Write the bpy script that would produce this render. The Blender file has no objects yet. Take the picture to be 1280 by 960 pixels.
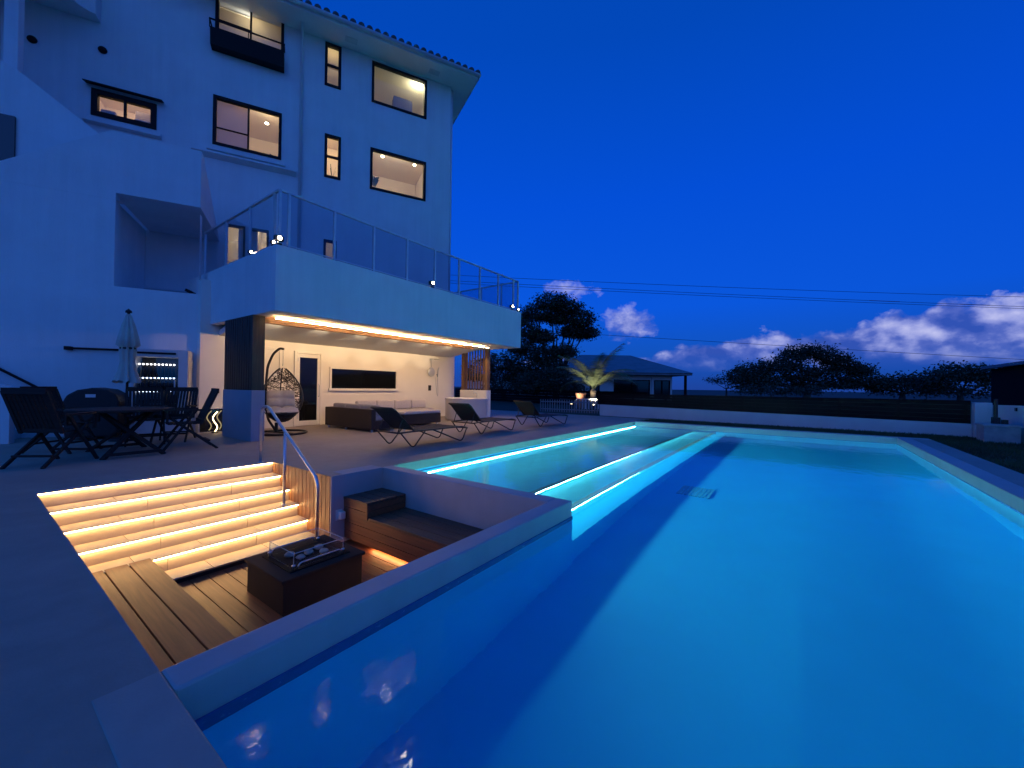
import bpy, bmesh, math, random
from mathutils import Vector, Matrix
R_ = math.radians
random.seed(7)
sc = bpy.context.scene
COL = sc.collection

# ------------------------------------------------------------------ materials
def nt_new(name):
    m = bpy.data.materials.new(name); m.use_nodes = True
    nt = m.node_tree
    b = nt.nodes['Principled BSDF']
    return m, nt, b
def mat(name, col, rough=.6, metal=0., var=.12, scale=6., bump=.0, bscale=60., spec=.5, detail=5., coat=0.):
    """principled surface with soft mottling of its own colour and a fine bump"""
    m, nt, b = nt_new(name); N = nt.nodes; L = nt.links
    tc = N.new('ShaderNodeTexCoord')
    if var > 0:
        n = N.new('ShaderNodeTexNoise'); n.inputs['Scale'].default_value = scale; n.inputs['Detail'].default_value = detail
        L.new(tc.outputs['Object'], n.inputs['Vector'])
        r = N.new('ShaderNodeValToRGB')
        r.color_ramp.elements[0].position = .3; r.color_ramp.elements[1].position = .7
        r.color_ramp.elements[0].color = tuple(c*(1-var) for c in col)+(1,)
        r.color_ramp.elements[1].color = tuple(min(1, c*(1+var)) for c in col)+(1,)
        L.new(n.outputs['Fac'], r.inputs['Fac']); L.new(r.outputs['Color'], b.inputs['Base Color'])
        rr = N.new('ShaderNodeMapRange'); rr.inputs['To Min'].default_value = max(.02, rough-.08); rr.inputs['To Max'].default_value = min(1, rough+.08)
        L.new(n.outputs['Fac'], rr.inputs['Value']); L.new(rr.outputs['Result'], b.inputs['Roughness'])
    else:
        b.inputs['Base Color'].default_value = tuple(col)+(1,); b.inputs['Roughness'].default_value = rough
    b.inputs['Metallic'].default_value = metal
    b.inputs['Specular IOR Level'].default_value = spec
    b.inputs['Coat Weight'].default_value = coat
    if bump > 0:
        n2 = N.new('ShaderNodeTexNoise'); n2.inputs['Scale'].default_value = bscale; n2.inputs['Detail'].default_value = 6
        L.new(tc.outputs['Object'], n2.inputs['Vector'])
        bp = N.new('ShaderNodeBump'); bp.inputs['Strength'].default_value = bump; bp.inputs['Distance'].default_value = .01
        L.new(n2.outputs['Fac'], bp.inputs['Height']); L.new(bp.outputs['Normal'], b.inputs['Normal'])
    return m
def wood(name, col, axis='X', rough=.55, scale=1.0, contrast=.45):
    m, nt, b = nt_new(name); N = nt.nodes; L = nt.links
    tc = N.new('ShaderNodeTexCoord'); mp = N.new('ShaderNodeMapping')
    s = {'X': (1.2, 22, 22), 'Y': (22, 1.2, 22), 'Z': (22, 22, 1.2)}[axis]
    mp.inputs['Scale'].default_value = tuple(v*scale for v in s)
    L.new(tc.outputs['Object'], mp.inputs['Vector'])
    n = N.new('ShaderNodeTexNoise'); n.inputs['Scale'].default_value = 1.6; n.inputs['Detail'].default_value = 8; n.inputs['Distortion'].default_value = .6
    L.new(mp.outputs['Vector'], n.inputs['Vector'])
    r = N.new('ShaderNodeValToRGB'); r.color_ramp.elements[0].position = .3; r.color_ramp.elements[1].position = .72
    r.color_ramp.elements[0].color = tuple(c*(1-contrast) for c in col)+(1,); r.color_ramp.elements[1].color = tuple(min(1, c*(1+contrast*.5)) for c in col)+(1,)
    L.new(n.outputs['Fac'], r.inputs['Fac']); L.new(r.outputs['Color'], b.inputs['Base Color'])
    b.inputs['Roughness'].default_value = rough
    bp = N.new('ShaderNodeBump'); bp.inputs['Strength'].default_value = .25; bp.inputs['Distance'].default_value = .004
    L.new(n.outputs['Fac'], bp.inputs['Height']); L.new(bp.outputs['Normal'], b.inputs['Normal'])
    return m
def emit(name, col, strength):
    m = bpy.data.materials.new(name); m.use_nodes = True; nt = m.node_tree; nt.nodes.clear()
    o = nt.nodes.new('ShaderNodeOutputMaterial'); e = nt.nodes.new('ShaderNodeEmission')
    e.inputs['Color'].default_value = tuple(col)+(1,); e.inputs['Strength'].default_value = strength
    nt.links.new(e.outputs[0], o.inputs[0]); return m
def schlick(nt, f0, normal=None):
    """Fresnel for a thin sheet, the same from both sides"""
    N = nt.nodes; L = nt.links
    lw = N.new('ShaderNodeLayerWeight'); lw.inputs['Blend'].default_value = .5
    if normal: L.new(normal, lw.inputs['Normal'])
    p = N.new('ShaderNodeMath'); p.operation = 'POWER'; p.inputs[1].default_value = 5; L.new(lw.outputs['Facing'], p.inputs[0])
    q = N.new('ShaderNodeMath'); q.operation = 'MULTIPLY_ADD'; q.inputs[1].default_value = 1-f0; q.inputs[2].default_value = f0; q.use_clamp = True; L.new(p.outputs[0], q.inputs[0])
    return q.outputs[0]
def glass(name, tint=(.9, .95, 1), ior=1.5, rough=.0, refl=1.0):
    """thin pane: passes light straight through, reflects by Fresnel"""
    m = bpy.data.materials.new(name); m.use_nodes = True; nt = m.node_tree; N = nt.nodes; L = nt.links; N.clear()
    o = N.new('ShaderNodeOutputMaterial'); mx = N.new('ShaderNodeMixShader'); f = schlick(nt, ((ior-1)/(ior+1))**2)
    t = N.new('ShaderNodeBsdfTransparent'); t.inputs['Color'].default_value = tuple(tint)+(1,)
    g = N.new('ShaderNodeBsdfGlossy'); g.inputs['Roughness'].default_value = rough; g.inputs['Color'].default_value = (refl, refl, refl, 1)
    L.new(f, mx.inputs[0]); L.new(t.outputs[0], mx.inputs[1]); L.new(g.outputs[0], mx.inputs[2]); L.new(mx.outputs[0], o.inputs[0])
    return m
def leaf_mat(name, col, var=.5):
    m, nt, b = nt_new(name); N = nt.nodes; L = nt.links
    tc = N.new('ShaderNodeTexCoord'); n = N.new('ShaderNodeTexNoise'); n.inputs['Scale'].default_value = 1.3; n.inputs['Detail'].default_value = 4
    L.new(tc.outputs['Object'], n.inputs['Vector'])
    r = N.new('ShaderNodeValToRGB'); r.color_ramp.elements[0].position = .35; r.color_ramp.elements[1].position = .65
    r.color_ramp.elements[0].color = tuple(c*(1-var) for c in col)+(1,); r.color_ramp.elements[1].color = tuple(c*(1+var) for c in col)+(1,)
    L.new(n.outputs['Fac'], r.inputs['Fac']); L.new(r.outputs['Color'], b.inputs['Base Color']); b.inputs['Roughness'].default_value = .7
    return m

M = {}
M['stucco'] = mat('white_stucco', (.74, .75, .76), .85, var=.05, scale=1.2, bump=.25, bscale=45)
def streaks(m, k=.10):
    """faint rain streaks and blotches of the render's own, on top of its mottling"""
    nt = m.node_tree; N = nt.nodes; L = nt.links; b = N['Principled BSDF']; src = b.inputs['Base Color'].links[0].from_socket
    tc = N.new('ShaderNodeTexCoord'); mp = N.new('ShaderNodeMapping'); mp.inputs['Scale'].default_value = (5, 5, .35)
    n = N.new('ShaderNodeTexNoise'); n.inputs['Scale'].default_value = 1.; n.inputs['Detail'].default_value = 6; n.inputs['Roughness'].default_value = .65
    L.new(tc.outputs['Object'], mp.inputs['Vector']); L.new(mp.outputs[0], n.inputs['Vector'])
    n2 = N.new('ShaderNodeTexNoise'); n2.inputs['Scale'].default_value = .45; n2.inputs['Detail'].default_value = 5; L.new(tc.outputs['Object'], n2.inputs['Vector'])
    a = N.new('ShaderNodeMath'); a.operation = 'MULTIPLY'; L.new(n.outputs['Fac'], a.inputs[0]); L.new(n2.outputs['Fac'], a.inputs[1])
    r = N.new('ShaderNodeMapRange'); r.inputs['From Min'].default_value = .12; r.inputs['From Max'].default_value = .40; r.inputs['To Min'].default_value = 1.0; r.inputs['To Max'].default_value = 1-k
    L.new(a.outputs[0], r.inputs['Value'])
    mx = N.new('ShaderNodeMix'); mx.data_type = 'RGBA'; mx.blend_type = 'MULTIPLY'; mx.inputs[0].default_value = 1
    c = N.new('ShaderNodeCombineXYZ'); [L.new(r.outputs[0], c.inputs[i]) for i in range(3)]
    L.new(src, mx.inputs[6]); L.new(c.outputs[0], mx.inputs[7]); L.new(mx.outputs[2], b.inputs['Base Color'])
streaks(M['stucco'], .11)
M['stucco_in'] = mat('warm_white_paint', (.78, .74, .68), .8, var=.03, scale=2, bump=.08, bscale=70)
M['soffit'] = mat('soffit_paint', (.74, .74, .74), .8, var=.04, scale=2)
M['deck'] = mat('concrete_deck', (.34, .285, .235), .62, var=.10, scale=1.7, bump=.12, bscale=90, detail=9)
M['coping'] = mat('coping_stone', (.45, .41, .39), .55, var=.07, scale=3, bump=.1, bscale=80)
M['pitwall'] = mat('pit_concrete', (.46, .41, .39), .75, var=.06, scale=2.5, bump=.1)
M['apron'] = mat('apron_stone', (.385, .33, .285), .6, var=.09, scale=2, bump=.12, bscale=90)
streaks(M['apron'], .15); streaks(M['deck'], .18); streaks(M['coping'], .12); streaks(M['pitwall'], .14)
M['step'] = mat('step_tile', (.60, .48, .34), .5, var=.08, scale=4, bump=.06)
M['wood_x'] = wood('deck_wood_along', (.25, .078, .030), 'X', contrast=.32)
M['wood_y'] = wood('deck_wood_across', (.22, .105, .060), 'Y', contrast=.32)
M['wood_v'] = wood('upright_wood', (.34, .16, .08), 'Z')
M['wood_bench'] = wood('bench_wood', (.15, .060, .032), 'X', contrast=.32)
M['wood_dark'] = wood('dark_teak', (.030, .014, .009), 'X', rough=.8)
M['wood_slat'] = wood('slat_wood', (.15, .075, .04), 'Z')
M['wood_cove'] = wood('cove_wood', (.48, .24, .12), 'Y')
M['slat_dark'] = wood('dark_cladding', (.050, .024, .015), 'Z')
M['plinth'] = mat('grey_render', (.36, .36, .40), .8, var=.05, scale=3, bump=.15)
M['black'] = mat('black_metal', (.012, .012, .014), .4, var=.1)
M['frame'] = mat('black_window_frame', (.008, .008, .010), .6, var=.1, spec=.2)
M['tray'] = mat('burner_black', (.006, .006, .006), .8, var=.2, spec=.15)
M['grey_metal'] = mat('brushed_aluminium', (.58, .60, .62), .4, .35, var=.08)
M['steel'] = mat('polished_steel', (.66, .66, .68), .40, 1., var=.04)
M['white_frame'] = mat('white_frame_paint', (.76, .73, .68), .5, var=.03)
M['dark_glass'] = mat('dark_glass', (.006, .007, .009), .06, var=0, spec=.8)
M['edge'] = mat('polished_glass_edge', (.55, .62, .60), .2, var=0)
M['glass'] = glass('clear_glass')
M['rail_glass'] = glass('railing_glass', (.80, .86, .90), 1.45)
M['fabric'] = mat('sling_fabric', (.016, .015, .015), .85, var=.2, scale=40, bump=.3, bscale=300)
M['wicker'] = mat('brown_wicker', (.030, .019, .013), .7, var=.35, scale=60, bump=.8, bscale=140)
M['cushion'] = mat('greige_cushion', (.58, .53, .47), .9, var=.06, scale=20, bump=.2, bscale=200)
M['cushion_grey'] = mat('grey_cushion', (.30, .28, .28), .9, var=.06, scale=20, bump=.2, bscale=200)
M['canvas'] = mat('ecru_canvas', (.55, .53, .47), .9, var=.08, scale=6, bump=.2)
M['cover'] = mat('black_cover', (.008, .008, .009), .6, var=.2, bump=.3, bscale=20)
M['tub'] = mat('white_acrylic', (.74, .71, .66), .35, var=.02)
M['fire_body'] = mat('dark_composite', (.040, .028, .022), .9, spec=.2, var=.12, scale=5, bump=.2, bscale=120)
M['stone'] = mat('fire_stone', (.60, .38, .25), .8, var=.25, scale=18, bump=.5, bscale=50)
M['tile'] = mat('roof_tile', (.10, .085, .08), .7, var=.3, scale=5)
M['gutter'] = mat('gutter_metal', (.55, .56, .58), .5, var=.04)
M['pool'] = mat('pool_plaster', (.05, .52, .80), .6, var=.03, scale=2.2)
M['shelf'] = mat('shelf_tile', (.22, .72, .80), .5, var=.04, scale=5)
M['band'] = mat('waterline_tile', (.03, .09, .28), .25, var=.08, scale=20)
M['drain'] = mat('drain_grate', (.08, .33, .42), .5, var=.1, scale=30)
M['lawn'] = mat('lawn_soil', (.020, .035, .014), .95, var=.4, scale=3)
M['grass'] = leaf_mat('grass_blade', (.03, .06, .018))
M['terrain'] = mat('dark_terrain', (.03, .035, .025), .95, var=.4, scale=.05)
M['leaf'] = leaf_mat('dark_foliage', (.035, .042, .022))
M['palm'] = leaf_mat('palm_leaf', (.12, .16, .08), .35)
M['bark'] = mat('bark', (.06, .045, .035), .9, var=.3, scale=8, bump=.6, bscale=20)
M['palmbark'] = mat('palm_bark', (.22, .17, .12), .9, var=.3, scale=12, bump=.6, bscale=30)
M['terracotta'] = mat('terracotta', (.36, .16, .09), .8, var=.15, scale=6)
M['fence'] = wood('brown_fence', (.018, .007, .008), 'X', rough=.85)
M['fence'].node_tree.nodes['Principled BSDF'].inputs['Specular IOR Level'].default_value = .08
M['white_wall'] = mat('white_block', (.55, .55, .56), .85, var=.06, scale=2, bump=.2)
M['picket'] = mat('grey_picket_paint', (.22, .23, .25), .8, var=.15)
M['far_wall'] = mat('bungalow_wall', (.55, .53, .52), .85, var=.05, scale=1)
M['far_roof'] = mat('bungalow_roof', (.17, .19, .22), .6, var=.15, scale=1.5)
M['granite'] = mat('planter_block', (.30, .32, .34), .85, var=.15, scale=8, bump=.3)
M['cable'] = mat('cable', (.01, .01, .012), .6, var=0)
M['red'] = mat('cable_marker', (.35, .02, .02), .5, var=.05)
M['plastic'] = mat('white_plastic', (.7, .68, .64), .4, var=.02)
M['blind'] = mat('linen_blind', (.75, .70, .62), .9, var=.04, scale=30)
def blind_mat():
    m, nt, b = nt_new('roller_blind'); N = nt.nodes; L = nt.links; b.inputs['Base Color'].default_value = (.72, .66, .56, 1); b.inputs['Roughness'].default_value = .9
    t = N.new('ShaderNodeBsdfTranslucent'); t.inputs['Color'].default_value = (.75, .66, .52, 1); mx = N.new('ShaderNodeMixShader'); mx.inputs[0].default_value = .55
    tc = N.new('ShaderNodeTexCoord'); w = N.new('ShaderNodeTexWave'); w.inputs['Scale'].default_value = 9; w.bands_direction = 'Z'; w.inputs['Distortion'].default_value = .4
    L.new(tc.outputs['Object'], w.inputs['Vector']); bp = N.new('ShaderNodeBump'); bp.inputs['Strength'].default_value = .3; L.new(w.outputs['Fac'], bp.inputs['Height']); L.new(bp.outputs[0], b.inputs['Normal'])
    L.new(b.outputs[0], mx.inputs[1]); L.new(t.outputs[0], mx.inputs[2]); L.new(mx.outputs[0], N['Material Output'].inputs[0]); return m
M['blind'] = blind_mat()
M['plant'] = leaf_mat('house_plant', (.10, .17, .06), .4)
M['room'] = mat('room_paint', (.72, .64, .52), .85, var=.03, scale=1)
M['bottle'] = mat('bottle', (.02, .03, .03), .15, var=.2)
M['fridge'] = mat('cabinet_white', (.62, .62, .64), .45, var=.04)
# lit things
M['led_warm'] = emit('led_warm', (1, .65, .26), 36)
M['led_warm_soft'] = emit('led_bench', (1, .58, .22), 40)
M['led_cove'] = emit('led_cove', (1, .62, .26), 190)
M['led_pool'] = emit('led_pool', (.26, .97, 1.0), 400)
M['led_deep'] = emit('led_deep', (.15, .97, 1.0), 470)
M['led_ledge'] = emit('led_ledge', (.24, .97, 1.0), 1900)
M['fill_lens'] = emit('fill_lens', (.02, .40, 1.0), 40)
M['bulb'] = emit('bulb_warm', (1, .74, .42), 30)
M['spot_white'] = emit('spot_white', (1, .82, .62), 60)
M['wave'] = emit('wave_tube', (1, .78, .40), 6)
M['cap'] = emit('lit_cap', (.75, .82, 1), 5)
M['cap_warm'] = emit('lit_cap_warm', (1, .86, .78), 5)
M['uplight'] = emit('garden_lamp', (1, .78, .48), 30)

def water_mat():
    m = bpy.data.materials.new('pool_water'); m.use_nodes = True; nt = m.node_tree; N = nt.nodes; L = nt.links; N.clear()
    o = N.new('ShaderNodeOutputMaterial'); g = N.new('ShaderNodeBsdfGlass'); g.inputs['IOR'].default_value = 1.33
    g.inputs['Color'].default_value = (.90, .97, .98, 1); g.inputs['Roughness'].default_value = .05
    tc = N.new('ShaderNodeTexCoord'); mp = N.new('ShaderNodeMapping'); mp.inputs['Scale'].default_value = (1, .6, 1)
    n1 = N.new('ShaderNodeTexNoise'); n1.inputs['Scale'].default_value = 4.2; n1.inputs['Detail'].default_value = 4; n1.inputs['Roughness'].default_value = .55
    L.new(tc.outputs['Object'], mp.inputs['Vector']); L.new(mp.outputs[0], n1.inputs['Vector'])
    bp = N.new('ShaderNodeBump'); bp.inputs['Strength'].default_value = .15; bp.inputs['Distance'].default_value = .022
    L.new(n1.outputs['Fac'], bp.inputs['Height']); L.new(bp.outputs[0], g.inputs['Normal']); L.new(g.outputs[0], o.inputs[0])
    return m
M['water'] = water_mat()

# ------------------------------------------------------------------ mesh building
class MB:
    """collects shapes; build() links them as ONE mesh object. f maps local points to world (or to the thing's own frame)."""
    def __init__(s, f=None): s.bm = bmesh.new(); s.f = f or (lambda p: Vector(p))
    def v(s, p): return s.bm.verts.new(s.f(p))
    def face(s, pts):
        try: return s.bm.faces.new([s.v(p) for p in pts])
        except ValueError: return None
    def hexa(s, P):
        vs = [s.v(p) for p in P]
        for q in ((0,3,2,1),(4,5,6,7),(0,1,5,4),(1,2,6,5),(2,3,7,6),(3,0,4,7)):
            s.bm.faces.new([vs[i] for i in q])
    def box(s, x0, x1, y0, y1, z0, z1):
        s.hexa([(x0,y0,z0),(x1,y0,z0),(x1,y1,z0),(x0,y1,z0),(x0,y0,z1),(x1,y0,z1),(x1,y1,z1),(x0,y1,z1)]); return s
    def bar(s, a, b, w, h, up=(0,0,1)):
        a, b = Vector(a), Vector(b); d = (b-a).normalized(); u = Vector(up)
        if abs(d.dot(u)) > .98: u = Vector((1,0,0))
        r = d.cross(u).normalized()*w/2; t = r.cross(d).normalized()*h/2
        s.hexa([a-r-t, a+r-t, b+r-t, b-r-t, a-r+t, a+r+t, b+r+t, b-r+t]); return s
    def tube(s, pts, r, n=8, closed=False, r2=None):
        pts = [Vector(p) for p in pts]; k = len(pts); rings = []
        prev = None
        for i, p in enumerate(pts):
            if closed: d = (pts[(i+1)%k]-pts[i-1]).normalized()
            else: d = (pts[min(i+1,k-1)]-pts[max(i-1,0)]).normalized()
            u = prev if prev is not None else (Vector((0,0,1)) if abs(d.z) < .9 else Vector((1,0,0)))
            a = (u-d*u.dot(d)).normalized(); prev = a; b = d.cross(a)
            rr = r if r2 is None else r+(r2-r)*i/max(1,k-1)
            rings.append([s.v(p+a*math.cos(t*2*math.pi/n)*rr+b*math.sin(t*2*math.pi/n)*rr) for t in range(n)])
        for i in range(k if closed else k-1):
            A, B = rings[i], rings[(i+1)%k]
            for t in range(n): s.bm.faces.new((A[t], A[(t+1)%n], B[(t+1)%n], B[t]))
        if not closed:
            s.bm.faces.new(rings[0][::-1]); s.bm.faces.new(rings[-1])
        return s
    def lathe(s, prof, c=(0,0,0), n=24, cap=True):
        c = Vector(c); rings = []
        for r, z in prof: rings.append([s.v(c+Vector((r*math.cos(t*2*math.pi/n), r*math.sin(t*2*math.pi/n), z))) for t in range(n)])
        for A, B in zip(rings, rings[1:]):
            for t in range(n): s.bm.faces.new((A[t], A[(t+1)%n], B[(t+1)%n], B[t]))
        if cap: s.bm.faces.new(rings[0][::-1]); s.bm.faces.new(rings[-1])
        return s
    def prism(s, poly, f0, f1):
        """poly of 2-D points; f0/f1 turn one into the two end points"""
        A = [s.v(f0(p)) for p in poly]; B = [s.v(f1(p)) for p in poly]; n = len(poly)
        s.bm.faces.new(A[::-1]); s.bm.faces.new(B)
        for i in range(n): s.bm.faces.new((A[i], A[(i+1)%n], B[(i+1)%n], B[i]))
        return s
    def soft(s, x0, x1, y0, y1, z0, z1, r=.04):
        """rounded cushion box"""
        b2 = bmesh.new(); vs = []
        for z in (z0,z1):
            for x, y in ((x0,y0),(x1,y0),(x1,y1),(x0,y1)): vs.append(b2.verts.new((x,y,z)))
        for q in ((0,3,2,1),(4,5,6,7),(0,1,5,4),(1,2,6,5),(2,3,7,6),(3,0,4,7)): b2.faces.new([vs[i] for i in q])
        bmesh.ops.bevel(b2, geom=list(b2.edges), offset=r, segments=3, profile=.6, affect='EDGES')
        mp = {}
        for v in b2.verts: mp[v] = s.v(v.co)
        for f in b2.faces: s.bm.faces.new([mp[v] for v in f.verts])
        b2.free(); return s
    def build(s, name, m, parent=None, origin=None, smooth=False, bevel=0., keep=False):
        if not keep: bmesh.ops.recalc_face_normals(s.bm, faces=s.bm.faces)
        o = Vector(origin) if origin is not None else (wloc(parent) if parent else Vector((0,0,0)))
        if o.length: bmesh.ops.translate(s.bm, verts=s.bm.verts, vec=-o)
        me = bpy.data.meshes.new(name); s.bm.to_mesh(me); s.bm.free()
        if smooth:
            for p in me.polygons: p.use_smooth = True
        ob = bpy.data.objects.new(name, me); COL.objects.link(ob); me.materials.append(m)
        if parent: ob.parent = parent
        elif o.length: ob.location = o
        if bevel:
            bv = ob.modifiers.new('edge_softening', 'BEVEL'); bv.width = bevel; bv.segments = 2; bv.limit_method = 'ANGLE'
        return ob
def wloc(o):
    p = Vector((0,0,0))
    while o: p += o.location; o = o.parent
    return p
def tag(o, label=None, cat=None, group=None, kind=None):
    if label: o['label'] = label
    if cat: o['category'] = cat
    if group: o['group'] = group
    if kind: o['kind'] = kind
    return o
def empty(name, loc, label, cat, group=None):
    o = bpy.data.objects.new(name, None); COL.objects.link(o); o.location = loc; o.empty_display_size = .2
    return tag(o, label, cat, group)
def copy_tree(o, parent=None):
    c = o.copy(); COL.objects.link(c)
    if parent: c.parent = parent
    for ch in list(o.children): copy_tree(ch, c)
    return c
def light(name, kind, loc, energy, col, parent=None, **k):
    d = bpy.data.lights.new(name, kind); d.energy = energy; d.color = col
    for a, b in k.items():
        if a not in ('rot', 'aim'): setattr(d, a, b)
    o = bpy.data.objects.new(name, d); COL.objects.link(o)
    o.location = Vector(loc)-(wloc(parent) if parent else Vector((0,0,0)))
    if parent: o.parent = parent
    if 'aim' in k: o.rotation_euler = (Vector(k['aim'])-Vector(loc)).to_track_quat('-Z', 'Y').to_euler()
    return o

# ------------------------------------------------------------------ camera
cd = bpy.data.cameras.new('camera'); cam = bpy.data.objects.new('camera', cd); COL.objects.link(cam); sc.camera = cam
rt = Vector((.8102674, .58590012, .01370338)); up = Vector((-.00640603, -.01452645, .99987396)); fw = Vector((-.58602534, .81025306, .00801701))
cam.matrix_world = Matrix(((rt.x, up.x, -fw.x, 0), (rt.y, up.y, -fw.y, 0), (rt.z, up.z, -fw.z, 1.1), (0,0,0,1)))
cd.sensor_width = 36; cd.lens = 502/1280*36; cd.clip_start = .05; cd.clip_end = 6000

# ------------------------------------------------------------------ sky
def build_world():
    w = bpy.data.worlds.new('World'); sc.world = w; w.use_nodes = True
    nt = w.node_tree; N = nt.nodes; L = nt.links; N.clear()
    out = N.new('ShaderNodeOutputWorld'); bg = N.new('ShaderNodeBackground'); L.new(bg.outputs[0], out.inputs[0])
    tc = N.new('ShaderNodeTexCoord'); sx = N.new('ShaderNodeSeparateXYZ'); L.new(tc.outputs['Generated'], sx.inputs[0])
    def mt(op, a, b=None, c=None, clamp=False):
        n = N.new('ShaderNodeMath'); n.operation = op; n.use_clamp = clamp
        for i, v in enumerate((a, b, c)):
            if v is None: continue
            if isinstance(v, (int, float)): n.inputs[i].default_value = v
            else: L.new(v, n.inputs[i])
        return n.outputs[0]
    def ramp(fac, els, interp='LINEAR'):
        r = N.new('ShaderNodeValToRGB'); r.color_ramp.interpolation = interp
        e = r.color_ramp.elements
        while len(e) < len(els): e.new(.5)
        for k, (p, c) in zip(e, els): k.position = p; k.color = tuple(c)+(1,)
        L.new(fac, r.inputs[0]); return r.outputs[0]
    el = mt('ARCSINE', sx.outputs['Z']); el = mt('MULTIPLY', el, 57.2958)
    az = mt('ARCTAN2', sx.outputs['X'], sx.outputs['Y']); az = mt('MULTIPLY', az, 57.2958)
    t = mt('DIVIDE', el, 90., clamp=True)
    base = ramp(t, [(0, (.012, .055, .33)), (.05, (.006, .085, .50)), (.12, (.003, .095, .72)), (.27, (.001, .078, .68)), (.45, (.0005, .064, .49)), (.7, (.0005, .058, .38)), (1, (.0005, .05, .32))])
    # a little darker away to the right; unseen sky behind raised to light the facade
    dk = mt('MULTIPLY_ADD', mt('COSINE', mt('MULTIPLY', mt('ADD', az, 40), .0174533)), .16, .86)
    back = mt('MAXIMUM', mt('MULTIPLY', mt('COSINE', mt('MULTIPLY', mt('ADD', az, 25), .0174533)), -1.), 0)
    mb = N.new('ShaderNodeMix'); mb.data_type = 'RGBA'; mb.blend_type = 'MULTIPLY'; mb.inputs[0].default_value = 1
    L.new(base, mb.inputs[6])
    cmb = N.new('ShaderNodeCombineXYZ')
    for q, kk in enumerate((.3, 1.55, .75)): L.new(mt('ADD', dk, mt('MULTIPLY', back, kk)), cmb.inputs[q])
    L.new(cmb.outputs[0], mb.inputs[7])
    # clouds: heaped bank to the north-east, a small puff further left
    def noise(ox, oy, scale, detail=8, rough=.55):
        cv = N.new('ShaderNodeCombineXYZ'); L.new(mt('ADD', az, ox), cv.inputs[0]); L.new(mt('MULTIPLY', mt('ADD', el, oy), 1.35), cv.inputs[1])
        n = N.new('ShaderNodeTexNoise'); n.inputs['Scale'].default_value = scale; n.inputs['Detail'].default_value = detail; n.inputs['Roughness'].default_value = rough
        L.new(cv.outputs[0], n.inputs['Vector']); return n.outputs['Fac']
    n1 = noise(3.1, 0, .17, 7, .5); n2 = noise(3.1-.7, -.8, .17, 7, .5); nb = noise(40, 9, .10, 4); n3 = noise(17, 5, .55, 6, .6)
    azn = mt('DIVIDE', mt('ADD', az, 30), 60., clamp=True)       # -30..30 deg
    top = ramp(azn, [(0, (.30,)*3), (.14, (.26,)*3), (.22, (.40,)*3), (.33, (.52,)*3), (.43, (.56,)*3), (.5, (.52,)*3), (.545, (.60,)*3), (.60, (.64,)*3), (.63, (.68,)*3), (.655, (.60,)*3), (.70, (.74,)*3), (.76, (.74,)*3), (1, (.72,)*3)], 'EASE')
    topd = mt('MULTIPLY', top, 12.2)
    dens = mt('ADD', mt('SUBTRACT', topd, el), mt('ADD', mt('MULTIPLY', mt('SUBTRACT', n1, .47), 6.), mt('MULTIPLY', mt('SUBTRACT', n3, .5), 2.4)))
    m1 = mt('SMOOTH_MIN', mt('MAXIMUM', mt('MULTIPLY', dens, 1.1), 0), 1., .3)
    low = mt('DIVIDE', mt('SUBTRACT', el, 2.2), 2.6, clamp=True)
    m1 = mt('MULTIPLY', m1, mt('MULTIPLY_ADD', low, .85, .0), clamp=True)
    # puff
    dx = mt('DIVIDE', mt('ADD', az, 20.2), 3.4); dy = mt('DIVIDE', mt('SUBTRACT', el, 9.3), 2.1)
    rr = mt('SQRT', mt('ADD', mt('POWER', mt('ABSOLUTE', dx), 2.), mt('POWER', mt('ABSOLUTE', dy), 2.)))
    pf = mt('SUBTRACT', 1.05, rr); pf = mt('ADD', pf, mt('ADD', mt('MULTIPLY', mt('SUBTRACT', n1, .5), 2.6), mt('MULTIPLY', mt('SUBTRACT', n3, .5), 1.9))); pf = mt('MULTIPLY', pf, 1.2, clamp=True)
    dx2 = mt('DIVIDE', mt('ADD', az, 28.0), 4.0); dy2 = mt('DIVIDE', mt('SUBTRACT', el, 13.6), 1.2)
    r2 = mt('SQRT', mt('ADD', mt('POWER', mt('ABSOLUTE', dx2), 2.), mt('POWER', mt('ABSOLUTE', dy2), 2.)))
    pf2 = mt('MULTIPLY', mt('ADD', mt('SUBTRACT', 1., r2), mt('MULTIPLY', mt('SUBTRACT', n3, .5), 3.4)), .42, clamp=True)
    mask = mt('MAXIMUM', mt('MAXIMUM', m1, mt('MULTIPLY', pf, .85)), pf2)
    sh = mt('ADD', mt('MULTIPLY_ADD', n3, .5, .17), mt('MULTIPLY', mt('SUBTRACT', n1, n2), 3.4)); sh = mt('ADD', sh, mt('MULTIPLY', mt('SUBTRACT', nb, .5), .9))
    sh = mt('ADD', sh, mt('MULTIPLY', mt('SUBTRACT', el, 6.5), .06), clamp=True)
    ccol = ramp(sh, [(0, (.035, .085, .44)), (.3, (.10, .15, .54)), (.6, (.30, .34, .74)), (1, (.60, .61, .92))])
    mx = N.new('ShaderNodeMix'); mx.data_type = 'RGBA'; L.new(mask, mx.inputs[0]); L.new(mb.outputs[2], mx.inputs[6]); L.new(ccol, mx.inputs[7])
    L.new(mx.outputs[2], bg.inputs['Color']); bg.inputs['Strength'].default_value = 1.0
build_world()
sun = light('twilight_sun', 'SUN', (0, 0, 20), .04, (1, .80, .70), angle=R_(60), aim=(-8, 9, 12))
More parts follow.
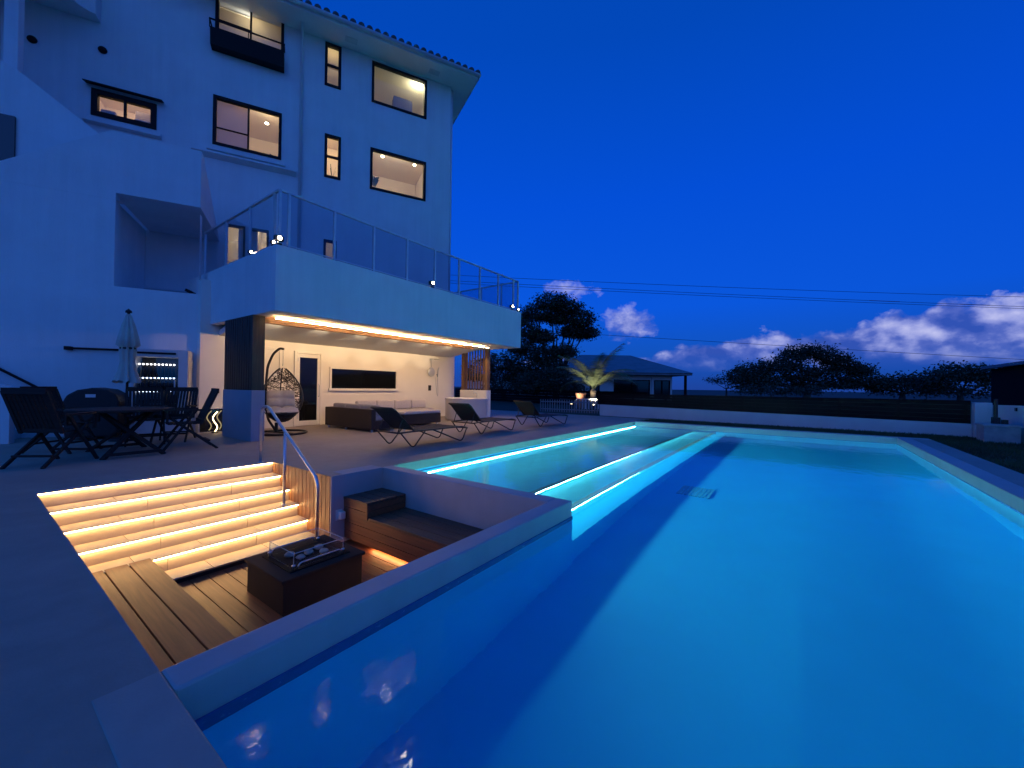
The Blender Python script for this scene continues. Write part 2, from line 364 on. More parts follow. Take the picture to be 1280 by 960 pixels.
# ------------------------------------------------------------------ ground
g = MB()
Z = -.06
for x0, x1, y0, y1 in ((-2500,-40,-2500,2500),(60,2500,-2500,2500),(-40,60,-2500,-30),(-40,60,60,2500)):
    g.face([(x0,y0,Z),(x1,y0,Z),(x1,y1,Z),(x0,y1,Z)])
tag(g.build('terrain', M['terrain']), kind='structure')
g = MB()
for x0, x1, y0, y1 in ((2.47,60,-30,13.69),(-4.8,60,13.69,60),(-40,-4.8,15.05,60)):
    g.face([(x0,y0,-.03),(x1,y0,-.03),(x1,y1,-.03),(x0,y1,-.03)])
tag(g.build('lawn', M['lawn']), kind='structure')
g = MB()
def slab(x0, x1, y0, y1, z0=-.12, z1=0): g.box(x0, x1, y0, y1, z0, z1)
slab(-40, -6.08, -30, 15.05); slab(-6.08, -4.57, 2.645, 15.05); slab(-6.08, 60, -30, .47); slab(2.12, 2.47, .47, 13.69); 
tag(g.build('deck', M['deck']), kind='structure')
# coping stones laid flush: far end, right side, and the paler apron on the near deck
pool = empty('swimming_pool', (-1.8, 7, 0), 'long lit swimming pool with a stepped tanning ledge and glowing blue water', 'pool')
g = MB(); g.box(-4.8, 2.47, 13.4, 13.69, -.15, .004).box(1.87, 2.12, .47, 13.4, -.15, .004)
g.box(-1.98, -1.81, .47, 3.53, -1.3, .004).box(-4.57, -1.98, 3.36, 3.53, -.9, .004)
g.build('coping', M['coping'], pool, bevel=.012)
g = MB(); g.box(-1.976, 60, .285, .47, -.15, .003); g.build('apron', M['apron'], pool, bevel=.006)
# pool shell
def zf(y): return -1.27
g = MB()
g.face([(-1.9,.4,zf(.49)),(1.9,.4,zf(.49)),(1.9,13.45,zf(13.4)),(-1.9,13.45,zf(13.4))])
g.box(1.87, 2.1, .4, 13.4, -1.6, -.24)
g.box(-2.1, 2.1, 13.4, 13.6, -1.6, -.24)
g.box(-2.1, 2.1, .3, .469, -1.6, -.24)
g.box(-1.9, -1.806, .47, 3.53, -1.6, -.24)
g.build('basin', M['pool'], pool)
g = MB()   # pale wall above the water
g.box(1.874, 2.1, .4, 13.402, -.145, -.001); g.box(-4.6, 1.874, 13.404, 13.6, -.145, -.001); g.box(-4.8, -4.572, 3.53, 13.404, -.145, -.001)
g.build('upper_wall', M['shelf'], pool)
g = MB()   # waterline tile band
g.box(1.872, 2.1, .4, 13.401, -.238, -.147); g.box(-4.6, 1.872, 13.402, 13.6, -.238, -.147); g.box(-4.8, -4.571, 3.53, 13.402, -.225, -.147); g.box(-1.9, -1.802, .471, 3.528, -.238, -.147)
g.build('waterline_band', M['band'], pool)
g = MB()   # tanning ledge and the steps down
g.box(-4.8, -2.73, 3.531, 13.4, -1.6, -.43)
g.build('ledge', M['shelf'], pool)
g = MB(); g.box(-2.73, -2.15, 3.531, 13.4, -1.6, -.58)
g.build('step', M['shelf'], pool)
g = MB(); g.box(-2.15, -1.83, 3.532, 13.4, -1.6, -.84)
g.build('step', M['pool'], pool)
g = MB(); g.box(-4.57, -4.556, 3.55, 13.38, -.405, -.390); g.build('led_strip', M['led_ledge'], pool)
g = MB(); g.box(-2.722, -2.706, 3.55, 13.38, -.448, -.431); g.build('led_strip', M['led_pool'], pool)
g = MB(); g.box(-2.140, -2.120, 3.55, 13.38, -.604, -.582); g.build('led_strip', M['led_deep'], pool)
g = MB(); g.box(-2.79, -2.70, 3.531, 13.4, -.43, -.421).box(-2.21, -2.112, 3.531, 13.4, -.58, -.571); g.build('nosing', M['coping'], pool)
g = MB()
for i in range(9): g.box(-1.50+i*.05, -1.465+i*.05, 6.25, 6.75, zf(9.5)+.01, zf(9.5)+.03)
g.build('drain', M['drain'], pool)
for lx in (.6,):  # unseen fill lamp with fitting, added to brighten the pool floor
    g = MB(lambda p, lx=lx: Vector((lx+p[0], .472+p[2], -.62+p[1]))); g.lathe([(.0,.0),(.12,.0),(.12,.02),(.09,.03)], n=24); h = g.build('fill_lamp_ring', M['steel'], pool)
    g = MB(lambda p, lx=lx: Vector((lx+p[0], .472+p[2], -.62+p[1]))); g.lathe([(.088,.031),(.06,.045),(.001,.05)], n=24); g.build('fill_lamp_lens', M['fill_lens'], h)
    light('pool_fill_lamp', 'SPOT', (lx, .56, -.62), 45, (.01, .64, 1.0), pool, aim=(.4, 7, -1.1), spot_size=R_(100), spot_blend=1., shadow_soft_size=.1)
g = MB()
W = -.15
g.face([(-1.803,.47,W),(1.873,.47,W),(1.873,13.403,W),(-1.803,13.403,W)]); g.face([(-4.571,3.53,W),(-1.803,3.53,W),(-1.803,13.403,W),(-4.571,13.403,W)])
tag(g.build('water', M['water'], keep=True), kind='structure')

# ------------------------------------------------------------------ sunken lounge
fz = -.82
pit = empty('sunken_lounge', (-4, 1.9, fz), 'sunken seating pit of pale concrete walls and brown wood floor beside the pool', 'sunken seating')
g = MB()
g.box(-6.3, -1.98, .3, .468, -1.2, -.121)                      # near wall below the deck
g.box(-6.2, -4.57, 2.67, 2.8, -1.2, -.121); g.box(-4.8, -4.55, 2.80, 3.36, -1.2, .003); g.box(-4.57, -4.55, 2.64, 2.8, -1.2, .003)
g.build('wall', M['pitwall'], pit)
g = MB(); x = -6.07
while x < -4.62:
    g.box(x, x+.084, 2.64, 2.66, -.83, -.003); x += .0935
g.build('timber_panel', M['wood_v'], pit)
g = MB(); g.box(-6.07, -4.575, 2.662, 2.668, -.83, -.003); g.build('panel_backing', M['black'], pit)
g = MB(); y = .5
while y < 3.34:
    g.box(-4.86 if y < 2.6 else -4.55, -1.982, y, y+.136, fz-.03, fz); y += .142
g.build('floor', M['wood_x'], pit, bevel=.003)
g = MB(); g.box(-6.0, -1.99, .4, 3.4, -1.2, fz-.032); g.build('floor_base', M['black'], pit)

steps = empty('lit_steps', (-5.4, 1.5, -.4), 'flight of five pale steps with a warm light strip under each tread edge', 'steps')
g = MB(); dk = .247
for k in range(5):
    zt = -.152*(k+1)
    x0 = -6.08+dk*k
    xe = x0+dk-.004 if k < 4 else x0+dk
    g.box(x0, xe-.012, .47, 2.638, -1.1, zt-.010)
    for y0, y1 in ((.47,1.25),(1.256,2.05),(2.056,2.638)): g.box(xe-.012, xe, y0, y1, -1.1, zt-.010)
g.box(-6.3, -6.083, .47, 2.638, -1.1, -.122).box(-6.083, -6.079, .47, 2.638, -.14, -.02)
g.build('riser', M['step'], steps)
g = MB()
for k in range(5):
    zt = -.152*(k+1); x0 = -6.08+dk*k
    for y0, y1 in ((.47,1.007),(1.013,1.547),(1.553,2.097),(2.103,2.638)):
        g.box(x0+.012, x0+dk+.034, y0, y1, zt-.009, zt)
g.build('tread', M['step'], steps, bevel=.002)
g = MB(); g.box(-6.09, -6.040, .47, 2.64, -.009, .003); g.build('top_nosing', M['coping'], steps)
for k in range(5):
    zt = -.152*k; x0 = -6.08+dk*k
    g = MB(); g.box(x0+.014, x0+.026, .48 if k < 4 else 1.14, 2.63, zt-.021, zt-.0105); g.build('led_strip', M['led_warm'], steps)
g = MB(); g.box(-4.845, -4.83, .5, 2.63, fz, -.79); g.build('kick_board', M['black'], steps)

def bench_boards(g, x0, x1, y0, y1, z, n, cross=None):
    w = (y1-y0)/n
    for i in range(n):
        g.box(x0, (cross-.003) if cross else x1, y0+i*w+.005, y0+(i+1)*w-.005, z-.028, z)
        if cross: g.box(cross+.003, x1, y0+i*w+.005, y0+(i+1)*w-.005, z-.028, z)
b = empty('wooden_bench', (-3.5, .8, fz), 'low bench of three wide brown boards along the near edge of the pit', 'bench')
g = MB(); bench_boards(g, -5.12, -1.985, .474, 1.13, -.606, 4, -2.62); g.build('seat', M['wood_x'], b, bevel=.003)
g = MB(); g.box(-5.1, -1.99, .48, 1.11, fz, -.637); g.build('base', M['wood_bench'], b)
b = empty('wooden_bench', (-3.2, 3.1, fz), 'dark wooden bench with a raised end block against the pink lit pit wall', 'bench')
g = MB(); bench_boards(g, -4.055, -1.985, 2.80, 3.355, -.435, 4); g.build('seat', M['wood_bench'], b, bevel=.003)
g = MB(); bench_boards(g, -4.545, -4.06, 2.79, 3.355, -.265, 4); g.build('end_block', M['wood_bench'], b, bevel=.003)
g = MB()
for i in range(3): g.box(-4.54, -1.99, 2.812, 2.84, -.76+i*.099, -.76+i*.099+.094)
for i in range(2): g.box(-4.54, -4.065, 2.80, 2.83, -.463+i*.086, -.463+i*.086+.081)
for i in range(3): g.box(-4.545, -4.54, 2.82, 3.35, -.76+i*.15, -.76+i*.15+.145)
g.box(-4.53, -2.0, 2.845, 3.35, -.76, -.47).box(-4.53, -4.085, 2.832, 3.35, -.467, -.296)
for i in range(2): g.box(-4.083, -4.062, 2.81, 3.35, -.433+i*.070, -.433+i*.070+.066)
g.build('front_panel', M['wood_x'], b)
g = MB(); g.box(-4.05, -2.0, 2.87, 2.885, -.79, -.775); g.build('led_strip', M['led_warm_soft'], b)
o = empty('power_socket', (-4.49, 2.785, -.48), 'small white weatherproof socket low on the pit wall by the dark bench', 'socket')
g = MB(); g.soft(-4.545, -4.47, 2.72, 2.785, -.52, -.43, .012); g.build('cover', M['plastic'], o, smooth=True)
g = MB(); g.box(-4.549, -4.545, 2.70, 2.786, -.54, -.41); g.build('plate', M['plastic'], o)

def arc(pts, n=5):
    """rounds the corners of a polyline"""
    pts = [Vector(p) for p in pts]; out = [pts[0]]
    for a, b_, c in zip(pts, pts[1:], pts[2:]):
        r = min(.09, (a-b_).length*.45, (c-b_).length*.45)
        p0 = b_+(a-b_).normalized()*r; p2 = b_+(c-b_).normalized()*r
        for i in range(n+1):
            t = i/n; out.append(p0*(1-t)**2+b_*2*t*(1-t)+p2*t*t)
    out.append(pts[-1]); return out
# fire pit table
fp = empty('fire_table', (-3.8, 1.95, fz), 'dark square fire table with glass guard and stones on the pit floor', 'fire pit')
g = MB(); g.box(-4.15, -3.45, 1.60, 2.33, fz+.001, -.545).box(-4.17, -3.43, 1.58, 2.35, -.545, -.515); g.build('body', M['fire_body'], fp, bevel=.006)
g = MB(); g.box(-4.07, -3.53, 1.69, 2.25, -.516, -.507); g.build('burner_tray', M['tray'], fp)
gd = MB()
for x0, x1, y0, y1 in ((-4.03,-3.57,1.735,1.741),(-4.03,-3.57,2.199,2.205),(-4.03,-4.024,1.741,2.199),(-3.576,-3.57,1.741,2.199)):
    gd.box(x0, x1, y0, y1, -.505, -.375)
gd.build('glass_guard', M['glass'], fp)
g = MB()
g.tube([(-4.027,1.738,-.375),(-3.573,1.738,-.375),(-3.573,2.202,-.375),(-4.027,2.202,-.375)], .0035, 5, closed=True)
for x_, y_ in ((-4.027,1.738),(-3.573,1.738),(-4.027,2.202),(-3.573,2.202)): g.tube([(x_,y_,-.375),(x_,y_,-.49)], .003, 5)
g.build('glass_edge', M['edge'], fp)
for x_, y_ in ((-4.027,1.738),(-3.573,1.738),(-4.027,2.202),(-3.573,2.202)):
    g = MB(); g.lathe([(.010,0),(.010,.02),(.016,.022),(.016,.034),(.001,.04)], (x_,y_,-.507), 12); g.build('foot', M['steel'], fp, smooth=True)
for x_ in (-3.55, -4.05):
    g = MB(); g.tube(arc([(x_,1.76,-.507),(x_,1.78,-.46),(x_,2.16,-.46),(x_,2.18,-.507)]), .007); g.build('rod', M['steel'], fp, smooth=True)
def rock(name, c, r, par, m):
    g = MB(); bm2 = bmesh.new(); bmesh.ops.create_icosphere(bm2, subdivisions=2, radius=1)
    rd = random.Random(int(c[0]*991+c[1]*77)); mp = {}
    for v in bm2.verts: k = 1+rd.uniform(-.16,.16); mp[v] = g.v((c[0]+v.co.x*r[0]*k, c[1]+v.co.y*r[1]*k, c[2]+v.co.z*r[2]*k))
    for f in bm2.faces: g.bm.faces.new([mp[v] for v in f.verts])
    bm2.free(); return g.build(name, m, par)
for c, r in (((-3.86,1.84,-.485),(.055,.045,.024)),((-3.78,1.98,-.485),(.06,.04,.024)),((-3.70,2.08,-.487),(.045,.04,.022)),((-3.83,2.1,-.488),(.045,.045,.02)),((-3.73,1.88,-.488),(.04,.04,.02))):
    rock('stone', c, r, fp, M['stone'])

# stainless handrail
hr = empty('handrail', (-6.05, 2.5, 0), 'polished steel handrail bending down the lit steps into the pit', 'handrail')
g = MB(); g.tube(arc([(-6.12,2.5,0),(-6.12,2.5,.77),(-5.92,2.5,.80),(-4.66,2.5,.02),(-4.60,2.5,-.08),(-4.60,2.5,fz)]), .019, 12); g.build('rail', M['steel'], hr, smooth=True)
g = MB(); g.tube([(-5.42,2.5,-.456),(-5.42,2.5,.49)], .017, 12); g.build('post', M['steel'], hr, smooth=True)
for x_, z_ in ((-6.12,0),(-5.42,-.456),(-4.60,fz)):
    g = MB(); g.lathe([(.04,0),(.04,.008),(.022,.014)], (x_,2.5,z_), 16); g.build('flange', M['steel'], hr, smooth=True)

# ------------------------------------------------------------------ villa
A = R_(63.5); dv = Vector((math.cos(A), math.sin(A), 0)); nv = Vector((math.sin(A), -math.cos(A), 0))
D0 = -13.52; DL = -11.18
def F(p):                        # (s along the front, D outward, z)
    return dv*p[0]+nv*p[1]+Vector((0,0,p[2]))
def walled(g, s0, s1, z0, z1, D, th, holes):
    """wall skin in the front plane with openings cut through its thickness"""
    S = sorted({s0, s1, *[h[0] for h in holes], *[h[1] for h in holes]}); Zs = sorted({z0, z1, *[h[2] for h in holes], *[h[3] for h in holes]})
    def inside(s, z): return any(h[0] < s < h[1] and h[2] < z < h[3] for h in holes)
    for a, b_ in zip(S, S[1:]):
        for c, d in zip(Zs, Zs[1:]):
            if inside((a+b_)/2, (c+d)/2): continue
            g.face([(a,D,c),(b_,D,c),(b_,D,d),(a,D,d)]); g.face([(a,D-th,c),(b_,D-th,c),(b_,D-th,d),(a,D-th,d)])
    for h in holes:
        a, b_, c, d = h
        g.face([(a,D,c),(a,D-th,c),(a,D-th,d),(a,D,d)]); g.face([(b_,D,c),(b_,D-th,c),(b_,D-th,d),(b_,D,d)])
        g.face([(a,D,c),(b_,D,c),(b_,D-th,c),(a,D-th,c)]); g.face([(a,D,d),(b_,D,d),(b_,D-th,d),(a,D-th,d)])
    g.face([(s0,D,z1),(s1,D,z1),(s1,D-th,z1),(s0,D-th,z1)])
villa = empty('villa', F((1, D0, 3.5)), 'tall white stucco villa with black framed windows, several of them lit', 'house')
WINS = dict(UR=(1.86,3.61,10.23,11.52), LR=(1.85,3.62,7.42,8.72), ML=(-2.25,-.66,7.66,8.98), TL=(-2.24,-.64,10.62,11.80), NU=(.49,.91,10.28,11.57), NL=(.52,.94,7.47,8.76), SL=(-4.67,-3.47,7.67,8.29), T1=(-1.92,-1.50,3.62,5.50), T2=(-1.36,-.93,3.62,5.50), NT=(.54,.86,4.25,5.52))
g = MB(F); walled(g, -9.5, 4.5, 3.52, 12.2, D0, .18, list(WINS.values()))
g.face([(4.5,D0,3.52),(4.5,D0-7,3.52),(4.5,D0-7,12.2),(4.5,D0,12.2)])
g.build('wall', M['stucco'], villa)
def window(key, mull=(), bars=(), fw=.055, sill=False, hood=False, lamp=22, blind=None, col=(1,.70,.38), depth=2.6, spots=(), lx=.5):
    a, b_, c, d = WINS[key]
    g = MB(F)
    g.box(a-.02, a+fw, D0-.10, D0+.028, c-.02, d+.02).box(b_-fw, b_+.02, D0-.10, D0+.028, c-.02, d+.02)
    g.box(a+fw, b_-fw, D0-.10, D0+.028, c-.02, c+fw).box(a+fw, b_-fw, D0-.10, D0+.028, d-fw, d+.02)
    for m_ in mull: g.box(a+m_*(b_-a)-.022, a+m_*(b_-a)+.022, D0-.07, D0+.012, c+fw, d-fw)
    for t0, t1, zz, th in bars: g.box(a+t0*(b_-a)+(fw if t0 == 0 else .022), a+t1*(b_-a)-(fw if t1 == 1 else .022), D0-.06, D0+.006, c+zz*(d-c)-th, c+zz*(d-c)+th)
    w = g.build('window', M['frame'], villa, bevel=.004)
    g = MB(F); g.box(a+fw-.01, b_-fw+.01, D0-.05, D0-.042, c+fw-.01, d-fw+.01); g.build('pane', M['glass'], w)
    if sill:
        g = MB(F); g.prism([(D0,c-.10),(D0+.13,c-.16),(D0+.13,c-.22),(D0,c-.24)], lambda p: (a-.13,)+p, lambda p: (b_+.13,)+p); g.build('sill', M['stucco'], w)
    if hood:
        g = MB(F); g.prism([(D0,d+.13),(D0+.20,d+.08),(D0+.20,d+.06),(D0,d+.11)], lambda p: (a-.12,)+p, lambda p: (b_+.16,)+p); g.build('hood', M['frame'], w)
    # the room behind: five painted faces and its own lamp
    m_ = .30; r0, r1, q0, q1 = a-m_, b_+m_, c-.75, min(d+.45, 11.62)
    if d-c > 1.6: q0 = c-.02
    D1 = D0-.185; D2 = D0-depth
    g = MB(F)
    g.face([(r0,D2,q0),(r1,D2,q0),(r1,D2,q1),(r0,D2,q1)]); g.face([(r0,D1,q0),(r0,D2,q0),(r0,D2,q1),(r0,D1,q1)]); g.face([(r1,D1,q0),(r1,D2,q0),(r1,D2,q1),(r1,D1,q1)])
    g.face([(r0,D1,q1),(r1,D1,q1),(r1,D2,q1),(r0,D2,q1)]); g.face([(r0,D1,q0),(r1,D1,q0),(r1,D2,q0),(r0,D2,q0)])
    for e in ((r0,a,q0,q1),(b_,r1,q0,q1),(a,b_,q0,c),(a,b_,d,q1)): g.face([(e[0],D1,e[2]),(e[1],D1,e[2]),(e[1],D1,e[3]),(e[0],D1,e[3])])
    g.build('room', M['room'], w)
    light('room_lamp', 'POINT', F((a+(b_-a)*lx, D0-.42, q1-.17)), lamp, col, w, shadow_soft_size=.15)
    if blind:
        g = MB(F)
        for t0, t1, z0_, z1_ in blind: g.box(a+t0*(b_-a), a+t1*(b_-a), D0-.16, D0-.155, c+z0_*(d-c), c+z1_*(d-c))
        g.build('blind', M['blind'], w)
    for s_, D_, z_ in spots:
        g = MB(F); g.lathe([(.001,0),(.05,.01),(.05,.03),(.001,.03)], (s_,D_,z_), 12)
        g.build('ceiling_spot', M['bulb'], w)
    return w
wUR = window('UR', lamp=28, col=(1,.88,.55), lx=.9)
wLR = window('LR', lamp=52, col=(1,.76,.50), spots=((2.30,D0-.55,8.83),(3.38,D0-.55,8.83)))
wML = window('ML', (.5,), ((0,.5,.36,.009),), sill=True, lamp=48, col=(1,.70,.40), lx=.75, blind=((.03,.5,.04,1.0),), spots=((-1.08,D0-.9,9.08),))
wTL = window('TL', (.5,), ((0,.5,.42,.009),(0,1,.20,.012)), lamp=22, col=(1,.88,.66), blind=((.02,.5,.02,.8),(.5,.98,-.1,.99)))
window('NU', (), ((0,1,.5,.03),), lamp=16, col=(1,.84,.58), blind=((.02,.98,.5,1.0),)); wNL = window('NL', (), ((0,1,.5,.03),), lamp=30, col=(1,.70,.40), depth=1.6)
wSL = window('SL', (.5,), (), fw=.10, sill=True, hood=True, lamp=24, col=(1,.66,.44), depth=1.6)
window('T1', lamp=24, depth=1.4, fw=.03, col=(1,.74,.50)); window('T2', lamp=24, depth=1.4, fw=.035, col=(1,.74,.50)); window('NT', fw=.045, lamp=3, depth=1.2)
# things seen inside
g = MB(F); g.box(2.62, 3.25, D0-.75, D0-.45, 9.6, 10.98); g.build('headboard', M['cushion_grey'], wUR)
g = MB(F)
for k in range(26):
    t = k*2.4; a0 = (2.03+.03*math.cos(t), D0-.36+.03*math.sin(t), 7.66); l = .12+.16*((k*7)%5)/5
    tip = (a0[0]+l*math.cos(t), a0[1]+l*math.sin(t)*.6, 7.66+.20+.16*((k*3)%4)/4)
    mid = ((a0[0]+tip[0])/2, (a0[1]+tip[1])/2, tip[2]+.05)
    g.face([a0, (mid[0]-.02,mid[1],mid[2]), tip, (mid[0]+.02,mid[1],mid[2]-.02)])
g.build('house_plant', M['plant'], wLR)
g = MB(F)
for k in range(12):
    t = k*2.1; g.bar((.74,D0-.30,7.60), (.74+.10*math.cos(t), D0-.30+.08*math.sin(t), 7.84+.04*(k%6)), .02, .004)
g.build('house_plant', M['plant'], wNL)
g = MB(F); g.bar((-1.0,D0-1.0,8.22),(-.72,D0-1.0,8.12),.03,.04).box(-.84,-.80,D0-1.02,D0-.98,8.02,8.17); g.build('towel_rail', M['black'], wML)
g = MB(F); g.soft(-4.60,-4.30,D0-.35,D0-.2,7.72,7.98,.05); g.build('folded_towel', M['cushion_grey'], wSL)
g = MB(F); g.soft(-3.95,-3.55,D0-.35,D0-.2,7.70,7.93,.04); g.build('folded_towel', M['cushion_grey'], wSL)
g = MB(F); g.box(-4.0,-3.5,D0-.5,D0-.46,8.04,8.25); g.build('blind', M['cushion_grey'], wSL)
# juliet planter below the top window
g = MB(F); g.prism([(D0+.002,10.20),(D0+.26,10.20),(D0+.32,10.62),(D0+.002,10.62)], lambda p: (-2.32,)+p, lambda p: (-.60,)+p)
g.bar((-2.34,D0+.32,10.82),(-.58,D0+.32,10.82),.03,.03)
for s_ in (-2.33,-1.46,-.6): g.bar((s_,D0+.31,10.6),(s_,D0+.32,10.82),.02,.02)
g.bar((-2.33,D0+.01,10.82),(-2.33,D0+.32,10.82),.03,.03).bar((-.6,D0+.01,10.82),(-.6,D0+.32,10.82),.03,.03)
g.build('window_planter', M['frame'], villa)
# vents, pipe, ledges
for s_, z_ in ((-5.71,9.07),(-4.50,9.31)):
    g = MB(lambda p, s_=s_, z_=z_: F((s_+p[0], D0+.002+p[2], z_+p[1]))); g.lathe([(.085,0),(.085,.03),(.05,.07),(.001,.075)], n=18); g.build('vent', M['frame'], villa, smooth=True)
g = MB(F); g.tube([(-.15,D0+.06,3.6),(-.15,D0+.06,11.5),(-.15,D0+.45,11.72)], .042, 10); g.build('downpipe', M['stucco'], villa, smooth=True)
g = MB(F); g.tube([(4.56,D0-.1,3.6),(4.56,D0-.1,11.6)], .04, 8); g.build('downpipe', M['stucco'], villa, smooth=True)
g = MB(F)
g.prism([(D0,7.40),(D0+.16,7.38),(D0+.16,7.33),(D0,7.24)], lambda p: (-2.70,)+p, lambda p: (-.25,)+p); g.build('string_course', M['stucco'], villa)
# roof: soffit, gutter, barrel tiles on a low hip
ov = .78; De = D0+ov; Se = 5.18
roof_o = MB(F)
zr = 11.66
roof_o.box(-9.5, Se, De-.04-7.5, De, zr-.02, zr+.10); roof = roof_o.build('roof', M['soffit'], villa)
g = MB(F); g.tube([(-9.5,De+.05,zr+.09),(Se+.05,De+.05,zr+.09),(Se+.05,De-7.5,zr+.09)], .065, 10); g.build('gutter', M['gutter'], roof, smooth=True)
g = MB(F); pitch = .40
s_ = -9.4
while s_ < Se:
    L_ = min(5.0, (Se+.08-s_)/1.0) if s_ > Se-5 else 5.0
    L_ = max(.25, L_)
    g.tube([(s_,De+.06,zr+.16),(s_,De+.06-L_,zr+.16+L_*pitch)], .095, 8); s_ += .235
g.prism([(De+.04,zr+.10),(De-7.0,zr+.10),(De-5.0,zr+.12+5*pitch)], lambda p: (-9.5,)+p, lambda p: ((Se-.0) if p[0] > De-1 else Se-4.9,)+p)
g.build('tiles', M['tile'], roof, smooth=True)
for s_ in (1.0, 3.6):
    g = MB(F); g.box(s_, s_+.35, De-.52, De-.30, zr-.026, zr-.021); g.build('soffit_vent', M['gutter'], roof)
# upper porch at the left: slab, post, dark opening
g = MB(F); n_ = 14
prof = [(-9.5,D0+.001),(-4.55,D0+.001)]+[(-4.55-.75*math.sin(t*math.pi/2/n_)*1.0-.0, D0+.3+2.6*(1-math.cos(t*math.pi/2/n_))) for t in range(n_+1)]+[(-9.5,D0+2.9)]
g.prism(prof, lambda p: (p[0],p[1],9.96), lambda p: (p[0],p[1],10.9)); g.build('porch_slab', M['stucco'], villa)
g = MB(F); g.box(-5.42, -5.22, D0+1.45, D0+1.64, 5.6, 9.96); g.build('porch_post', M['stucco'], villa)
g = MB(F); g.box(-6.02, -5.88, D0+.002, D0+.05, 8.0, 8.75).box(-7.2,-6.45,D0+.002,D0+.04,8.35,8.85); g.build('shutter', M['frame'], villa)

# stair block to the left, same direction as the villa front
blk = empty('stair_block', F((-4, DL, 0)), 'white stair wing left of the balcony with one deep square opening', 'house wing')
g = MB(F)
walled(g, -12, -2.07, 0, 4.87, DL, .2, [(-3.48,-2.072,3.08,4.8699)])
g.build('wall', M['stucco'], blk)
g = MB(F)   # upper part: front plane with a folded top edge, its lintel over the opening
g.prism([(-12,4.872),(-3.48,4.872),(-3.48,5.02),(-2.07,5.02),(-2.07,6.28),(-3.55,6.30),(-5.6,4.9),(-12,4.9)], lambda p: (p[0],DL,p[1]), lambda p: (p[0],DL-.2,p[1]))
g.build('parapet', M['stucco'], blk)
g = MB(F)   # sloping lean-to over the opening, down to the villa front
g.prism([(DL-.202,6.27),(DL-.202,5.03),(D0+.003,5.00),(D0+.003,5.04)], lambda p: (-3.54,)+p, lambda p: (-2.072,)+p); g.build('lean_to', M['stucco'], blk)
g = MB(F)
g.prism([(-12,10.9),(-5.14,7.32),(-3.62,6.12),(-3.62,4.0),(-12,4.0)], lambda p: (p[0],DL-.30+(p[0]+3.62)*.16,p[1]), lambda p: (p[0],DL-.45+(p[0]+3.62)*.16,p[1])); g.build('stair_parapet', M['stucco'], blk)
g = MB(F); g.box(-5.9,-5.15,DL-.64,DL-.50,5.45,6.36); g.build('dark_opening', M['dark_glass'], blk)
g = MB(F); g.box(-3.85,-3.62,D0+.01,DL-.21,3.0,5.0).box(-3.6,-2.08,D0+.004,DL-.21,2.95,3.07); g.build('recess', M['stucco'], blk)
g = MB(F); g.bar((-2.35,DL-.3,3.2),(-2.2,DL-.25,3.12),.1,.06); g.build('wall_bracket', M['frame'], blk)
g = MB(F); g.tube([(-4.08,DL+.07,1.755),(-3.0,DL+.07,1.76)], .022, 8).box(-4.16,-4.06,DL+.002,DL+.1,1.72,1.79); g.build('wall_bar', M['frame'], blk)

# low stair stringer and its rail
st = empty('stair_wall', F((-5.2,DL+.5,0)), 'low white stair wall with a dark sloping handrail at the left edge', 'wall')
g = MB(F); g.prism([(-8,0),(-4.48,0),(-4.48,.98),(-4.7,1.06),(-8,2.3)], lambda p: (p[0],DL+.98,p[1]), lambda p: (p[0],DL+.82,p[1])); g.build('stringer', M['stucco'], st)
g = MB(F)
for k in range(8): g.box(-4.75-.28*(k+1), -4.75-.28*k, DL+.01, DL+.81, 0, .17*(k+1))
g.build('stairs', M['stucco'], st)
g = MB(F); g.tube([(-6.8,DL+.07,2.55),(-4.28,DL+.07,.80)], .024, 8); g.build('handrail', M['frame'], st)

# ------------------------------------------------------------------ pavilion under the terrace
pav = empty('pavilion', (-9, 7, 0), 'open white pool pavilion with a lit ceiling under a glass railed terrace', 'pavilion')
XB = -7.62; Y0, Y1 = 3.3, 11.0; ZB = 2.41; ZT = 3.60; XW = -10.72
g = MB(); g.box(XB-.16, XB, Y0, Y1, ZB, ZT).box(-12.2, XB-.161, Y0, Y0+.16, ZB, ZT).box(-11.5, XB-.161, Y1-.16, Y1, ZB, ZT)
g.build('parapet', M['stucco'], pav, bevel=.008)
g = MB(); g.box(-12.2, XB-.162, Y0+.162, Y1-.162, 3.40, 3.50); g.build('terrace_floor', M['deck'], pav)
# ceiling: front strip, recessed cove, bulkhead
C0, C1 = -8.30, -8.80
g = MB()
g.box(C0, XB-.162, Y0+.162, Y1-.162, ZB+.012, ZB+.05)
g.box(C1, C0-.002, Y0+.17, 3.60, ZB+.012, ZB+.05).box(C1, C0-.002, 10.0, Y1-.162, ZB+.012, ZB+.05)
g.box(-9.1, C0, 3.5, 10.1, ZB+.26, ZB+.30)
g.prism([(-9.06,ZB+.06),(-10.71,2.18),(-10.71,2.30),(-9.06,ZB+.25)], lambda p: (p[0],Y0+.17,p[1]), lambda p: (p[0],Y1-.17,p[1]))
g.build('ceiling', M['stucco_in'], pav)
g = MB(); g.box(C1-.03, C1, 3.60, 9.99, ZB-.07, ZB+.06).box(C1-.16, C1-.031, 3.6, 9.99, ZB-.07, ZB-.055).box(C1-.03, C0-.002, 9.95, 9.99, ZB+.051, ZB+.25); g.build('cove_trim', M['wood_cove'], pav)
g = MB(); g.box(C0-.012, C0-.003, 3.62, 9.94, ZB-.036, ZB-.029); g.build('led_strip', M['led_cove'], pav)
